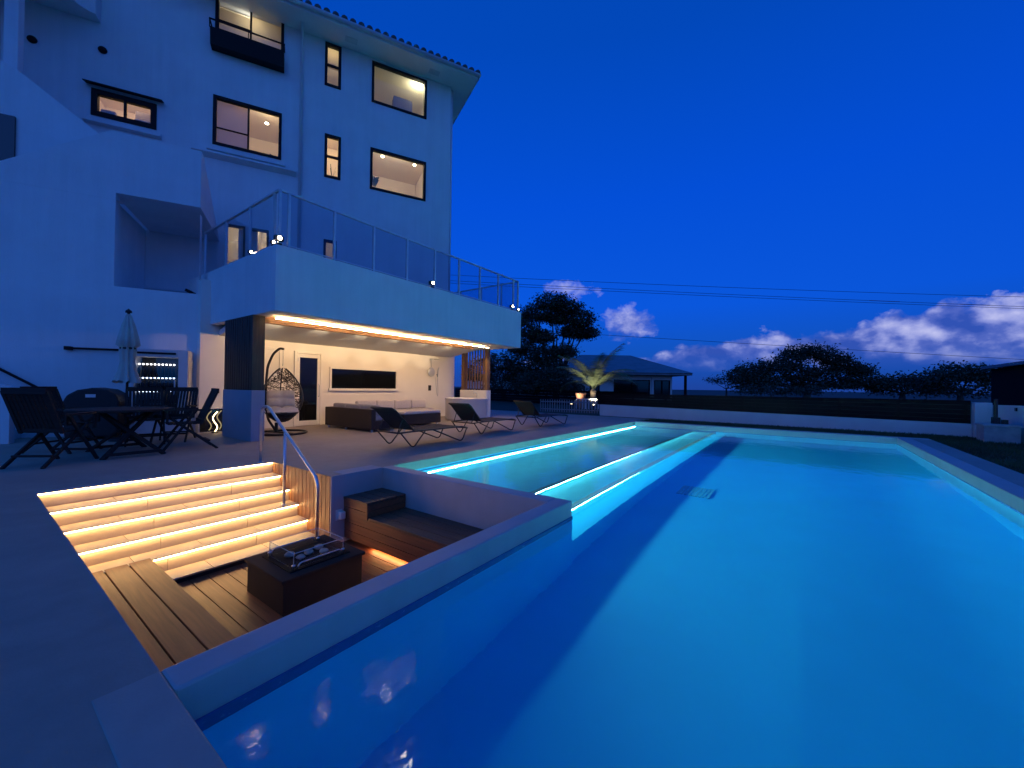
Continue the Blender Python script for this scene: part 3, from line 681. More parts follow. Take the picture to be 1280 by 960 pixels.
for i in range(6):
    y = 4.1+i*1.08
    g = MB(); g.lathe([(.03,0),(.035,.05),(.02,.055)], (C1-.10,y,ZB-.054), 12); dl = g.build('wall_washer', M['frame'], pav)
    light('washer_beam', 'SPOT', (C1-.10,y,ZB+.045), 36, (1,.60,.25), dl, aim=(XW,y,1.2), spot_size=R_(150), spot_blend=.9, shadow_soft_size=.03)
    light('ceiling_beam', 'SPOT', (C1-.15,y,ZB-.005), 45, (1,.80,.55), dl, aim=(C1-1.3,y,ZB-.05), spot_size=R_(46), spot_blend=.7, shadow_soft_size=.02)
g = MB(); g.lathe([(.05,0),(.05,.012),(.001,.012)], (-8.6,10.45,ZB), 16); dl = g.build('downlight', M['bulb'], pav)
light('downlight_beam', 'SPOT', (-8.6,10.45,ZB-.012), 75, (1,.72,.38), dl, aim=(-9.3,10.2,0), spot_size=R_(120), spot_blend=.8, shadow_soft_size=.04)
g = MB(); g.box(XW-.2, XW, 3.12, 11.07, 0, 3.39); g.build('back_wall', M['stucco_in'], pav)
g = MB(); g.box(XW, XW+.016, 4.15, 11.06, .002, .07); g.build('skirting', M['white_frame'], pav)
# door
dr = MB(); dr.box(XW+.002, XW+.05, 5.13, 5.19, 0, 1.97).box(XW+.002, XW+.05, 5.82, 5.88, 0, 1.97).box(XW+.002, XW+.05, 5.19, 5.82, 1.91, 1.97); door = dr.build('door', M['white_frame'], pav, bevel=.004)
g = MB(); g.box(XW+.004, XW+.04, 5.193, 5.27, .02, 1.905).box(XW+.004, XW+.04, 5.74, 5.817, .02, 1.905).box(XW+.004, XW+.04, 5.27, 5.74, 1.81, 1.905).box(XW+.004, XW+.04, 5.27, 5.74, .02, .14); g.build('leaf_frame', M['white_frame'], door, bevel=.003)
g = MB(); g.box(XW+.008, XW+.024, 5.268, 5.742, .138, 1.812); g.build('pane', M['dark_glass'], door)
g = MB(); g.tube([(XW+.04,5.78,.78),(XW+.09,5.78,.80),(XW+.09,5.78,1.08),(XW+.04,5.78,1.10)], .014, 8).box(XW+.04,XW+.047,5.21,5.235,.2,.3).box(XW+.04,XW+.047,5.21,5.235,1.7,1.8); g.build('handle', M['grey_metal'], door)
# second plain door left of it
g = MB(); g.box(XW+.002, XW+.03, 3.95, 4.02, 0, 2.02).box(XW+.002, XW+.03, 4.76, 4.83, 0, 2.02).box(XW+.002, XW+.03, 4.02, 4.76, 1.95, 2.02).box(XW+.002, XW+.012, 4.02, 4.76, .01, 1.95); g.build('door', M['white_frame'], pav, bevel=.004)
# long window
g = MB(); y0, y1, z0, z1 = 6.10, 8.40, .96, 1.60
g.box(XW+.002, XW+.05, y0, y0+.05, z0, z1).box(XW+.002, XW+.05, y1-.05, y1, z0, z1).box(XW+.002, XW+.05, y0+.05, y1-.05, z1-.05, z1).box(XW+.002, XW+.07, y0-.03, y1+.03, z0-.03, z0+.04); wn = g.build('window', M['white_frame'], pav, bevel=.004)
g = MB(); g.box(XW+.006, XW+.02, y0+.048, y1-.048, z0+.038, z1-.048); g.build('pane', M['dark_glass'], wn)
# low dark panel where the wave lamps stand
g = MB(); g.box(XW+.003, XW+.02, 3.14, 3.93, .02, .52); g.build('low_window', M['dark_glass'], pav)
# pillars: grey plinth below, timber slats above
pl = MB(); pl.box(-9.81, -8.42, 3.26, 3.50, 0, .972); p1 = pl.build('pillar', M['plinth'], pav, bevel=.008)
g = MB(); g.box(-9.76, -8.48, 3.30, 3.46, .974, ZB)
for i in range(12): g.box(-9.78+i*.1105, -9.78+i*.1105+.08, 3.27, 3.298, .974, ZB); g.box(-9.78+i*.1105, -9.78+i*.1105+.08, 3.462, 3.485, .974, ZB)
g.box(-8.478, -8.44, 3.27, 3.485, .974, ZB); g.build('cladding', M['slat_dark'], p1)
pr = MB(); pr.box(-10.1, -8.86, 10.74, 10.98, 0, .98); p2 = pr.build('pillar', M['stucco_in'], pav, bevel=.008)
g = MB(); g.box(-10.08, -9.96, 10.78, 10.94, .982, ZB).box(-8.99, -8.87, 10.78, 10.94, .982, ZB)
for i in range(7): g.box(-9.895+i*.128, -9.895+i*.128+.042, 10.845, 10.875, .982, ZB)
g.build('slat_screen', M['wood_slat'], p2)
# railing on the terrace edge
rp = MB(); zr1 = 4.62
rp.bar((XB-.08,Y0+.08,zr1),(XB-.08,Y1-.08,zr1),.05,.035).bar((-11.45,Y0+.08,zr1),(XB-.08,Y0+.08,zr1),.05,.035).bar((-11.0,Y1-.08,zr1),(XB-.08,Y1-.08,zr1),.05,.035)
rp.bar((XB-.08,Y0+.1,ZT+.05),(XB-.08,Y1-.1,ZT+.05),.03,.02).bar((-11.4,Y0+.08,ZT+.05),(XB-.1,Y0+.08,ZT+.05),.03,.02).bar((-11.0,Y1-.08,ZT+.05),(XB-.1,Y1-.08,ZT+.05),.03,.02)
rail = rp.build('railing', M['grey_metal'], pav)
ys = [Y0+.09, 3.55, 4.44, 5.36, 6.28, 7.18, 8.08, 8.96, 9.84, 10.65, Y1-.09]
pp = [(XB-.08, y) for y in ys]+[(x, Y0+.08) for x in (-7.88,-8.92,-10.13,-11.40)]+[(x, Y1-.08) for x in (-8.4,-9.3,-10.3)]
for x, y in pp:
    g = MB(); g.box(x-.022, x+.022, y-.022, y+.022, ZT+.001, zr1-.018); g.build('post', M['grey_metal'], rail)
for a_, b_ in zip(ys, ys[1:]):
    g = MB(); g.box(XB-.084, XB-.076, a_+.03, b_-.03, ZT+.065, zr1-.03); g.build('glass_panel', M['rail_glass'], rail)
for a_, b_ in zip((-7.88,-8.92,-10.13),(-8.92,-10.13,-11.40)):
    g = MB(); g.box(b_+.03, a_-.03, Y0+.076, Y0+.084, ZT+.065, zr1-.03); g.build('glass_panel', M['rail_glass'], rail)
for a_, b_ in zip((-7.70,-8.4,-9.3),(-8.4,-9.3,-10.3)):
    g = MB(); g.box(b_+.03, a_-.03, Y1-.084, Y1-.076, ZT+.065, zr1-.03); g.build('glass_panel', M['rail_glass'], rail)
def spotlight(x, y, big, label):
    o = empty('floodlight', (x, y, ZT), label, 'floodlight', 'small floodlights on the terrace parapet')
    k = 1.3 if big else .8
    g = MB(); g.box(x-.03*k, x+.03*k, y-.03*k, y+.03*k, ZT+.001, ZT+.03); g.tube([(x,y,ZT+.02),(x,y,ZT+.07*k)], .008); g.box(x-.035*k, x+.03*k, y-.055*k, y+.055*k, ZT+.06*k, ZT+.125*k); g.build('body', M['black'], o)
    g = MB(); g.tube([(x+.031*k,y,ZT+.093*k),(x+.036*k,y,ZT+.093*k)], .026*k, 14); g.build('lens', M['spot_white'], o)
spotlight(XB-.035, 3.36, True, 'bright floodlight at the near corner of the terrace parapet')
spotlight(XB-.20, 3.335, False, 'dim floodlight just behind the near corner of the terrace parapet')
spotlight(-8.77, 3.335, False, 'small floodlight on the short left side of the terrace parapet')
spotlight(XB-.035, 7.05, True, 'floodlight midway along the long terrace parapet')
spotlight(XB-.035, 10.52, True, 'floodlight near the far end of the long terrace parapet')
spotlight(XB-.035, 10.86, False, 'last small floodlight at the far corner of the terrace parapet')

# wave lamps by the low dark panel
for (x, y, s, lb) in ((-10.52, 3.36, 1, 'left one of two wavy glowing tube lamps beside the grey plinth'), (-10.50, 3.56, 1.0, 'wavy glowing tube lamp nearest the grey plinth, partly hidden')):
    o = empty('wave_lamp', (x, y, 0), lb, 'lamp', 'wavy tube lamps')
    g = MB(); g.lathe([(.06,0),(.06,.02),(.02,.03)], (x,y,0), 16); g.build('base', M['black'], o)
    g = MB(); g.tube([(x, y+.055*math.sin(t*.62+.4)*s-.02+.012*t*.4, .03+t*.044) for t in range(11)], .011, 8); g.build('tube', M['wave'], o, smooth=True)

# ------------------------------------------------------------------ hanging egg chair
ec = empty('egg_chair', (-9.38, 4.25, 0), 'hanging egg chair of dark wicker with a tufted greige cushion', 'hanging chair')
ex, ey = -9.38, 4.25
ring = [(ex+.50*math.cos(t*math.pi/16), ey+.50*math.sin(t*math.pi/16), .025) for t in range(32)]
g = MB(); g.tube(ring, .024, 8, closed=True); g.tube([(ex-.5,ey-.1,.025),(ex-.1,ey-.05,.03),(ex+.5,ey+.05,.025)], .02, 8)
g.tube([(ex-.12,ey-.06,.03),(ex-.10,ey-.07,.24)], .035, 8)
pts = [(ex-.10,ey-.07,.05),(ex-.34,ey-.14,.30),(ex-.42,ey-.17,.7),(ex-.40,ey-.17,1.15),(ex-.36,ey-.16,1.5),(ex-.24,ey-.10,1.78),(ex-.08,ey-.03,1.9),(ex+.02,ey+.0,1.88)]
g.tube(arc(pts, 4), .026, 10); g.build('stand', M['black'], ec, smooth=True)
g = MB(); 
for k in range(7): 
    g.tube([(ex+.01+.012*math.cos(t*math.pi/4)*(k%2), ey+.012*math.cos(t*math.pi/4)*((k+1)%2), 1.85-k*.05+.03*math.sin(t*math.pi/4)) for t in range(8)], .004, 5, closed=True)
g.tube([(ex,ey,1.56),(ex,ey,1.5)], .012); g.build('chain', M['grey_metal'], ec)
# basket: egg shell, open to the front (towards +X, a little -Y), woven strands
fdir = Vector((.90,-.30,0)).normalized(); sdir = Vector((-fdir.y, fdir.x, 0))
def egg(th, z):           # th angle from the front, z 0..1
    prof = math.sin(math.pi*min(1, max(0, z))**.82)**.75
    r = .42*prof
    return Vector((ex,ey,.24+1.24*z))+fdir*(r*math.cos(th)*.9)+sdir*(r*math.sin(th))
def egg_open(z): return R_(62)+R_(40)*max(0, (z-.35))
g = MB(); rd = random.Random(3)
for k in range(760):
    z = rd.uniform(.03,.93); th = rd.uniform(0, 2*math.pi); dz = rd.uniform(-.18,.18); dt = rd.uniform(-.9,.9)
    ps = []
    for i in range(6):
        zz = z+dz*i/5; tt = th+dt*i/5+.1*math.sin(i+k)
        tt2 = (tt+math.pi) % (2*math.pi)-math.pi
        if zz < .02 or zz > .985: break
        if zz > .20 and abs(tt2) < egg_open(zz): break
        ps.append(egg(tt2, zz))
    if len(ps) > 2: g.tube(ps, .0055, 4)
g.build('basket', M['wicker'], ec)
g = MB(); rim = []
for i in range(25):
    z = .20+.775*i/24; rim.append(egg(egg_open(z), z))
rim2 = []
for i in range(25):
    z = .20+.775*i/24; rim2.append(egg(-egg_open(z), z))
low = [egg(-egg_open(.20)+2*egg_open(.20)*i/10, .20-.03*math.sin(math.pi*i/10)) for i in range(1,10)]
g.tube(rim2[::-1]+low+rim, .016, 6)
for z in (.04,.10,.16): g.tube([egg(t*math.pi/16, z) for t in range(32)], .012, 5, closed=True)
g.tube([egg(math.pi, .02+.96*i/16) for i in range(17)], .014, 6)
low_shell = MB()
rings = [[low_shell.v(egg(t*math.pi/12, z)) for t in range(24)] for z in (.015,.06,.12,.18)]
for a_, b_ in zip(rings, rings[1:]):
    for t in range(24): low_shell.bm.faces.new((a_[t], a_[(t+1)%24], b_[(t+1)%24], b_[t]))
low_shell.build('bowl', M['wicker'], ec, smooth=True)
g.build('rim', M['black'], ec, smooth=True)
def puff(g, c, u, v, w, a, b_, h, nx=8, ny=8, tuft=2):
    """tufted pad: grid bulging between its buttons"""
    c, u, v, w = map(Vector, (c, u, v, w)); T = []; B = []
    for i in range(nx*tuft+1):
        rt_ = []; rb = []
        for j in range(ny*tuft+1):
            s = i/(nx*tuft); t = j/(ny*tuft)
            e = (4*s*(1-s)*4*t*(1-t))**.28
            q = abs(math.sin(s*math.pi*tuft))*abs(math.sin(t*math.pi*tuft))
            p = c+u*(s-.5)*a*(.86+.14*e)+v*(t-.5)*b_*(.86+.14*e)
            rt_.append(g.v(p+w*h*e*(.55+.45*q**.5))); rb.append(g.v(p-w*h*.3*e))
        T.append(rt_); B.append(rb)
    n, m_ = len(T)-1, len(T[0])-1
    for i in range(n):
        for j in range(m_): g.bm.faces.new((T[i][j],T[i+1][j],T[i+1][j+1],T[i][j+1])); g.bm.faces.new((B[i][j],B[i][j+1],B[i+1][j+1],B[i+1][j]))
    for i in range(n): g.bm.faces.new((T[i][0],B[i][0],B[i+1][0],T[i+1][0])); g.bm.faces.new((T[i][m_],T[i+1][m_],B[i+1][m_],B[i][m_]))
    for j in range(m_): g.bm.faces.new((T[0][j],T[0][j+1],B[0][j+1],B[0][j])); g.bm.faces.new((T[n][j],B[n][j],B[n][j+1],T[n][j+1]))
g = MB(); c0 = Vector((ex,ey,.50))+fdir*.05; puff(g, c0, sdir, fdir, (0,0,1), .70, .56, .12)
g.build('seat_cushion', M['cushion'], ec, smooth=True)
g = MB(); wdir = (fdir*.93+Vector((0,0,.36))).normalized(); vdir = (Vector((0,0,.93))-fdir*.36).normalized()
puff(g, Vector((ex,ey,.76))-fdir*.22, sdir, vdir, wdir, .66, .46, .12); g.build('back_cushion', M['cushion'], ec, smooth=True)

# ------------------------------------------------------------------ sofa
so = empty('sectional_sofa', (-9.5, 7.2, 0), 'U shaped dark wicker sofa with pale cushions against the pavilion wall', 'sofa')
g = MB()
g.box(-10.08,-8.08,5.64,5.76,.06,.53).box(-10.08,-8.08,5.762,6.38,.06,.26)      # left wing
g.box(-10.08,-9.96,5.762,8.9,.06,.53).box(-9.958,-9.40,6.382,8.9,.06,.26)      # back run
g.build('wicker_base', M['wicker'], so, bevel=.012)
g = MB(); g.box(-9.25,-8.5,6.93,8.25,.06,.33); g.build('chaise_base', M['wicker'], so, bevel=.012)
for x, y in ((-8.15,5.7),(-8.15,6.3),(-9.2,5.7),(-10.0,5.7),(-8.58,7.0),(-8.58,8.18),(-9.18,8.18),(-9.18,7.0)):
    g = MB(); g.tube([(x,y,0),(x,y,.06)], .025, 8); g.build('foot', M['grey_metal'], so)
for x0, x1 in ((-8.72,-8.10),(-9.36,-8.73),(-9.94,-9.37)):
    g = MB(); g.soft(x0,x1,5.77,6.37,.262,.40,.04); g.build('seat_cushion', M['cushion_grey'], so, smooth=True)
    g = MB(); g.soft(x0,x1,5.765,5.92,.402,.63,.05); g.build('back_cushion', M['cushion_grey'], so, smooth=True)
for k in range(4):
    y0 = 6.40+k*.62
    g = MB(); g.soft(-9.94,-9.41,y0,y0+.61,.262,.40,.04); g.build('seat_cushion', M['cushion'], so, smooth=True)
    g = MB(); g.soft(-9.95,-9.80,y0,y0+.61,.402,.67,.05); g.build('back_cushion', M['cushion'], so, smooth=True)
g = MB(); g.soft(-9.25,-8.5,6.93,8.25,.332,.41,.03); g.build('seat_cushion', M['cushion'], so, smooth=True)
o = empty('side_table', (-7.75, 5.9, 0), 'small pale ball lamp in a wire stand beside the first lounger', 'lamp')
o.name = 'ball_lamp'
g = MB(); g.tube(arc([(-7.9,6.05,.0),(-7.9,6.05,.16),(-7.6,6.2,.16),(-7.6,6.2,.0)]), .01, 6); g.build('wire_stand', M['grey_metal'], o)
g = MB(); g.lathe([(.001,0),(.05,.02),(.075,.075),(.05,.13),(.001,.15)], (-7.75,6.12,.165), 16); g.build('ball', M['plastic'], o, smooth=True)
o = empty('wall_light', (XW+.05, 5.98, .35), 'small white box light low on the wall beside the sofa end', 'wall light')
g = MB(); g.soft(XW+.003, XW+.08, 5.99, 6.07, .34, .46, .012); g.build('shade', M['plastic'], o, smooth=True)
g = MB(); g.box(XW+.01, XW+.07, 6.0, 6.06, .29, .338); g.build('socket', M['black'], o)

# shower on the back wall
sh = empty('outdoor_shower', (XW, 9.9, 1.1), 'steel wall shower with a round rain head, hand spray and hose', 'shower')
g = MB(); g.tube([(XW+.002,9.83,2.06),(XW+.05,9.83,2.06),(XW+.38,9.83,2.06)], .013, 8); g.tube([(XW+.05,9.83,2.06),(XW+.05,9.86,1.78)], .008, 6); g.build('arm', M['grey_metal'], sh, smooth=True)
g = MB(lambda p: Vector((XW+.03+p[2], 9.87+p[0], 1.60+p[1]))); g.lathe([(.001,0),(.16,.0),(.165,.012),(.155,.022),(.001,.026)], n=28); g.build('rain_head', M['grey_metal'], sh, smooth=True)
g = MB(lambda p: Vector((XW+.36+p[0], 9.83+p[1], 2.03+p[2]))); g.lathe([(.001,.03),(.02,.03),(.10,.012),(.10,0),(.001,0)], n=24); g.build('overhead_rose', M['grey_metal'], sh, smooth=True)
g = MB(); g.tube([(XW+.002,10.16,1.52),(XW+.06,10.16,1.52)], .02, 8); g.tube([(XW+.06,10.16,1.44),(XW+.08,10.16,1.70),(XW+.13,10.16,1.78)], .018, 8); g.build('hand_spray', M['grey_metal'], sh, smooth=True)
g = MB(); g.tube([(XW+.06,10.16,1.44)]+[(XW+.05, 10.16-.0+.07*math.sin(t*math.pi/10)-.0+(-.10)*(1-math.cos(t*math.pi/10))/2, 1.44-.70*math.sin(t*math.pi/10)) for t in range(1,10)]+[(XW+.04,10.06,1.44)], .007, 6); g.build('hose', M['grey_metal'], sh, smooth=True)
g = MB(); g.soft(XW+.002,XW+.03,9.77,9.88,.94,1.13,.008); g.tube([(XW+.03,9.825,1.08),(XW+.07,9.825,1.08)], .025, 10).tube([(XW+.03,9.825,.99),(XW+.07,9.825,.99)], .025, 10); g.build('valve', M['black'], sh)

# round tub in front of the right pillar
tb = empty('round_tub', (-9.12, 10.02, 0), 'white round bathtub in front of the slatted timber pillar', 'bathtub')
tcx, tcy, tr = -9.12, 10.02, .70
g = MB(); g.lathe([(tr-.05,0),(tr-.01,.06),(tr,.68),(tr+.02,.70),(tr+.02,.72),(tr-.05,.72),(tr-.08,.66),(tr-.12,.2),(.001,.16)], (tcx,tcy,0), 48); g.build('shell', M['tub'], tb, smooth=True)
g = MB(); g.tube(arc([(tcx-.1,tcy+.64,.72),(tcx-.1,tcy+.64,.90),(tcx-.1,tcy+.48,.90),(tcx-.1,tcy+.48,.84)]), .014, 8); g.build('tap', M['grey_metal'], tb, smooth=True)

# ------------------------------------------------------------------ sun loungers
def make_lounger():
    r = empty('sun_lounger', (0,0,0), 'x', 'sun lounger', 'black sun loungers along the pool')
    w = .32
    g = MB()
    for s in (-w, w):
        g.tube(arc([(s,-.02,.30),(s,.16,.31),(s,1.50,.31),(s,1.66,.27)]), .014, 8)
    g.tube([(-w,1.66,.27),(w,1.66,.27)], .014, 8); g.tube([(-w,-.02,.30),(w,-.02,.30)], .014, 8)
    g.build('frame', M['black'], r, origin=(0,0,0), smooth=True)
    for s in (-w, w):
        g = MB(); g.tube(arc([(s,.0,.30),(s,.27,.015),(s,.55,.31)]), .013, 8); g.build('leg', M['black'], r, origin=(0,0,0), smooth=True)
        g = MB(); g.tube(arc([(s,.72,.31),(s,1.50,.015),(s,1.64,.28)]), .013, 8); g.build('leg', M['black'], r, origin=(0,0,0), smooth=True)
    g = MB()
    for s in (-w+.03, w-.03): g.tube(arc([(s,.30,.32),(s,-.08,.68),(s,-.16,.72)]), .012, 8)
    g.tube([(-w+.03,-.16,.72),(w-.03,-.16,.72)], .012, 8)
    for s in (-w+.06, w-.06): g.tube([(s,.08,.52),(s,-.01,.31)], .009, 6)
    g.build('backrest_frame', M['black'], r, origin=(0,0,0), smooth=True)
    g = MB(); n = 14; P = []
    for i in range(n+1):
        t = i/n
        P.append((.31-.39*t/.9 if t < .9 else -.08-.08*(t-.9)/.1, .335+.355*min(1, t/.9)+(.04*(t-.9)/.1 if t > .9 else 0)-.03*math.sin(math.pi*t)))
    for (a, za), (b_, zb) in zip(P, P[1:]): g.hexa([(-w+.035,a,za-.006),(w-.035,a,za-.006),(w-.035,b_,zb-.006),(-w+.035,b_,zb-.006),(-w+.035,a,za+.006),(w-.035,a,za+.006),(w-.035,b_,zb+.006),(-w+.035,b_,zb+.006)])
    g.build('backrest', M['fabric'], r, origin=(0,0,0))
    g = MB()
    P = [(.33+1.31*i/12, .325-.022*math.sin(math.pi*i/12)-(.035*(i-10)/2 if i > 10 else 0)) for i in range(13)]
    for (a, za), (b_, zb) in zip(P, P[1:]): g.hexa([(-w+.02,a,za-.006),(w-.02,a,za-.006),(w-.02,b_,zb-.006),(-w+.02,b_,zb-.006),(-w+.02,a,za+.006),(w-.02,a,za+.006),(w-.02,b_,zb+.006),(-w+.02,b_,zb+.006)])
    g.build('seat', M['fabric'], r, origin=(0,0,0))
    return r
lo = make_lounger()
for i, (x, y, a, lb) in enumerate(((-5.78,4.38,0,'black sling sun lounger in front of the sofa, nearest of the row'), (-6.13,6.63,2,'black sling sun lounger in front of the white tub, middle of the row'), (-6.12,9.10,-4,'black sling sun lounger farthest along the pool, before the dark garden'))):
    o = lo if i == 0 else copy_tree(lo)
    o.location = (x,y,0); o.rotation_euler.z = R_(a); o['label'] = lb

# ------------------------------------------------------------------ dining corner
dt = empty('garden_table', (-8.5, 1.55, 0), 'dark oval teak garden table under the closed parasol', 'table')
g = MB(lambda p: Vector((-8.55+p[0]*.62, 1.52+p[1]*.62, p[2]-.05)))
for i in range(1): g.lathe([(.001,.70),(.98,.70),(1,.71),(1,.73),(.98,.74),(.001,.74)], n=40)
g.build('table_top', M['wood_dark'], dt)
g = MB(); g.lathe([(.0,.66),(.0,.66)], n=3, cap=False) if False else None
g.bar((-9.0,1.52,.63),(-8.1,1.52,.63),.05,.04); g.build('apron', M['wood_dark'], dt)
for sx in (-1, 1):
    for sy in (-1, 1):
        g = MB(); g.bar((-8.5+sx*.55,1.55+sy*.34,0),(-8.5+sx*.08,1.55-sy*.28,.64),.06,.035); g.build('leg', M['wood_dark'], dt)
    g = MB(); g.bar((-8.5+sx*.55,1.25,.06),(-8.5+sx*.55,1.85,.06),.05,.04); g.build('stretcher', M['wood_dark'], dt)
def make_chair():
    r = empty('garden_chair', (0,0,0), 'x', 'garden chair', 'dark wooden garden chairs round the table')
    w = .25     # faces +Y
    g = MB()
    for i in range(7): g.box(-w+.03, w-.03, -.2+i*.062, -.2+i*.062+.05, .425, .445)
    g.build('seat', M['wood_dark'], r, origin=(0,0,0))
    for s in (-w, w):
        g = MB(); g.bar((s,.30,0),(s,-.13,.66),.026,.036); g.build('leg', M['wood_dark'], r, origin=(0,0,0))
        g = MB(); g.bar((s*.9,-.42,0),(s*.9,.18,.52),.026,.036); g.build('leg', M['wood_dark'], r, origin=(0,0,0))
        g = MB(); g.bar((s*1.08,-.22,.655),(s*1.08,.28,.67),.055,.03); g.bar((s*1.02,.24,.445),(s*1.02,.24,.66),.03,.03); g.build('armrest', M['wood_dark'], r, origin=(0,0,0))
    g = MB(); g.bar((-w*.9,-.30,.14),(w*.9,-.30,.14),.04,.025); g.build('stretcher', M['wood_dark'], r, origin=(0,0,0))
    g = MB(); g.bar((-w,.20,.155),(w,.20,.155),.04,.025); g.build('stretcher', M['wood_dark'], r, origin=(0,0,0))
    g = MB()
    for s in (-w+.01, w-.01): g.bar((s,-.19,.42),(s,-.41,.97),.04,.03)
    g.bar((-w,-.41,.97),(w,-.41,.97),.03,.08); g.bar((-w,-.20,.47),(w,-.20,.47),.025,.06)
    for i in range(9): x = -w+.055+i*(2*w-.11)/8; g.bar((x,-.205,.47),(x,-.405,.95),.034,.014)
    g.build('backrest', M['wood_dark'], r, origin=(0,0,0))
    return r
ch = make_chair()
for i, (x, y, a, lb) in enumerate(((-8.30,2.22,172,'dark slatted garden chair nearest the grey plinth, seen from its side'), (-8.12,.80,42,'large looking dark garden chair nearest the camera, left of the table'), (-9.50,1.98,-100,'dark garden chair behind the table, in front of the parasol'), (-9.62,2.42,-120,'dark garden chair standing in front of the lit drinks cabinet'), (-9.35,1.02,-50,'dark garden chair between the stair wall and the covered grill'))):
    o = ch if i == 0 else copy_tree(ch)
    o.location = (x,y,0); o.rotation_euler.z = R_(a); o['label'] = lb
# closed parasol
pa = empty('parasol', (-10.35, 1.89, 0), 'closed ecru parasol standing between the garden table and the drinks cabinet', 'parasol')
px_, py_ = -10.35, 1.89
g = MB(); g.lathe([(.24,0),(.24,.05),(.05,.08),(.04,.25)], (px_,py_,0), 24); g.build('base', M['black'], pa)
g = MB(); g.tube([(px_,py_,.05),(px_,py_,2.42)], .02, 10); g.build('pole', M['wood_dark'], pa)
g = MB(); n = 48; pz = lambda z: 1.10+(z-1.36)*1.14
prof = [(2.50,.02),(2.46,.05),(2.30,.11),(2.10,.165),(1.97,.19),(1.93,.13),(1.88,.14),(1.70,.12),(1.55,.15),(1.42,.20),(1.36,.225)]
rings = []
for z, r in prof:
    z = pz(z); r *= .74
    rings.append([g.v((px_+.02*math.sin(z*4)+r*(1+.24*math.cos(8*t*2*math.pi/n+z*1.2))*math.cos(t*2*math.pi/n), py_+r*(1+.24*math.cos(8*t*2*math.pi/n+z*1.2))*math.sin(t*2*math.pi/n), z+(.03*math.cos(8*t*2*math.pi/n) if z < 1.26 else 0))) for t in range(n)])
for a_, b_ in zip(rings, rings[1:]):
    for t in range(n): g.bm.faces.new((a_[t],a_[(t+1)%n],b_[(t+1)%n],b_[t]))
g.bm.faces.new(rings[0]); g.build('canopy', M['canvas'], pa, smooth=True)
g = MB(); g.lathe([(.10,pz(1.90)),(.118,pz(1.905)),(.118,pz(1.93)),(.10,pz(1.935))], (px_,py_,0), 24); g.build('strap', M['black'], pa)
g = MB(); g.lathe([(.001,2.40),(.05,2.41),(.045,2.45),(.02,2.47),(.001,2.49)], (px_,py_,0), 16); g.build('finial', M['black'], pa, smooth=True)
# covered grill by the wall
gr = empty('covered_grill', F((-3.5,-10.6,0)), 'domed barbecue grill under a black cover against the wall', 'grill')
g = MB(F); g.prism([(-3.86,.05),(-3.12,.05),(-3.10,.72),(-3.16,.86),(-3.30,.95),(-3.5,.98),(-3.70,.94),(-3.84,.84),(-3.90,.70)], lambda p: (p[0],-10.35,p[1]), lambda p: (p[0],-10.95,p[1])); g.build('cover', M['cover'], gr, bevel=.03)
g = MB(F); g.box(-3.58,-3.44,-10.349,-10.343,.80,.86); g.build('badge', M['grey_metal'], gr)
# lit drinks cabinet
fr = empty('drinks_cabinet', F((-2.6,-10.9,0)), 'white framed glass drinks cabinet with three glowing rows of bottle tops', 'cabinet')
fa, fb, fD, fE = -3.05, -2.14, -10.7, -11.15
g = MB(F); g.box(fa,fb,fE,fE+.03,.05,1.78).box(fa,fa+.05,fE+.031,fD,.05,1.78).box(fb-.16,fb,fE+.031,fD,.05,1.78).box(fa+.051,fb-.161,fE+.031,fD,1.62,1.78).box(fa+.051,fb-.161,fE+.031,fD,.05,.30); g.build('body', M['fridge'], fr, bevel=.006)
g = MB(F); g.box(fa+.05,fb-.16,fE+.032,fE+.04,.3,1.62); g.build('lining', M['black'], fr)
for z in (1.22, .94, .66): g = MB(F); g.box(fa+.052,fb-.162,fE+.05,fD-.05,z-.02,z-.008); g.build('shelf', M['black'], fr)
for z, k in ((1.22,'cap_warm'),(.94,'cap'),(.66,'cap')):
    for i in range(10):
        s_ = fa+.09+i*.0625
        if z < .7 and i == 6: continue
        g = MB(F); g.lathe([(.024,0),(.024,.17),(.011,.21),(.011,.245)], (s_,fD-.14,z-.007), 10); bt = g.build('bottle', M['bottle'], fr, smooth=True)
        g = MB(F); g.lathe([(.016,.245),(.017,.272),(.001,.276)], (s_,fD-.14,z-.007), 10); g.build('cap', M[k], bt)
g = MB(F); g.box(fa+.06,fb-.17,fD-.02,fD-.014,.31,1.61); g.build('glass_door', M['glass'], fr)
g = MB(F); g.box(fb-.22,fb-.20,fD+.001,fD+.03,.85,1.15); g.build('handle', M['grey_metal'], fr)
g = MB(F); g.box(fa+.02,fb-.2,fD+.001,fD+.015,1.68,1.72); g.build('top_rail', M['frame'], fr)

# ------------------------------------------------------------------ garden boundary
ww = empty('boundary_wall', (-2,15.6,0), 'low white garden wall topped by a dark brown board fence', 'wall')
g = MB(); g.hexa([(-6.85,15.75,-.05),(3.55,15.35,-.05),(3.55,15.52,-.05),(-6.85,15.92,-.05),(-6.85,15.75,.43),(3.55,15.35,.31),(3.55,15.52,.31),(-6.85,15.92,.43)]); g.build('wall', M['white_wall'], ww)
g = MB(); nb = 5
for i in range(nb):
    t0, t1 = i/nb, (i+.96)/nb
    zl0, zl1 = .435+(.90-.435)*t0, .435+(.90-.435)*t1; zr0, zr1_ = .315+(.92-.315)*t0, .315+(.92-.315)*t1
    g.hexa([(-7.0,15.84,zl0),(3.54,15.42,zr0),(3.54,15.45,zr0),(-7.0,15.87,zl0),(-7.0,15.84,zl1),(3.54,15.42,zr1_),(3.54,15.45,zr1_),(-7.0,15.87,zl1)])
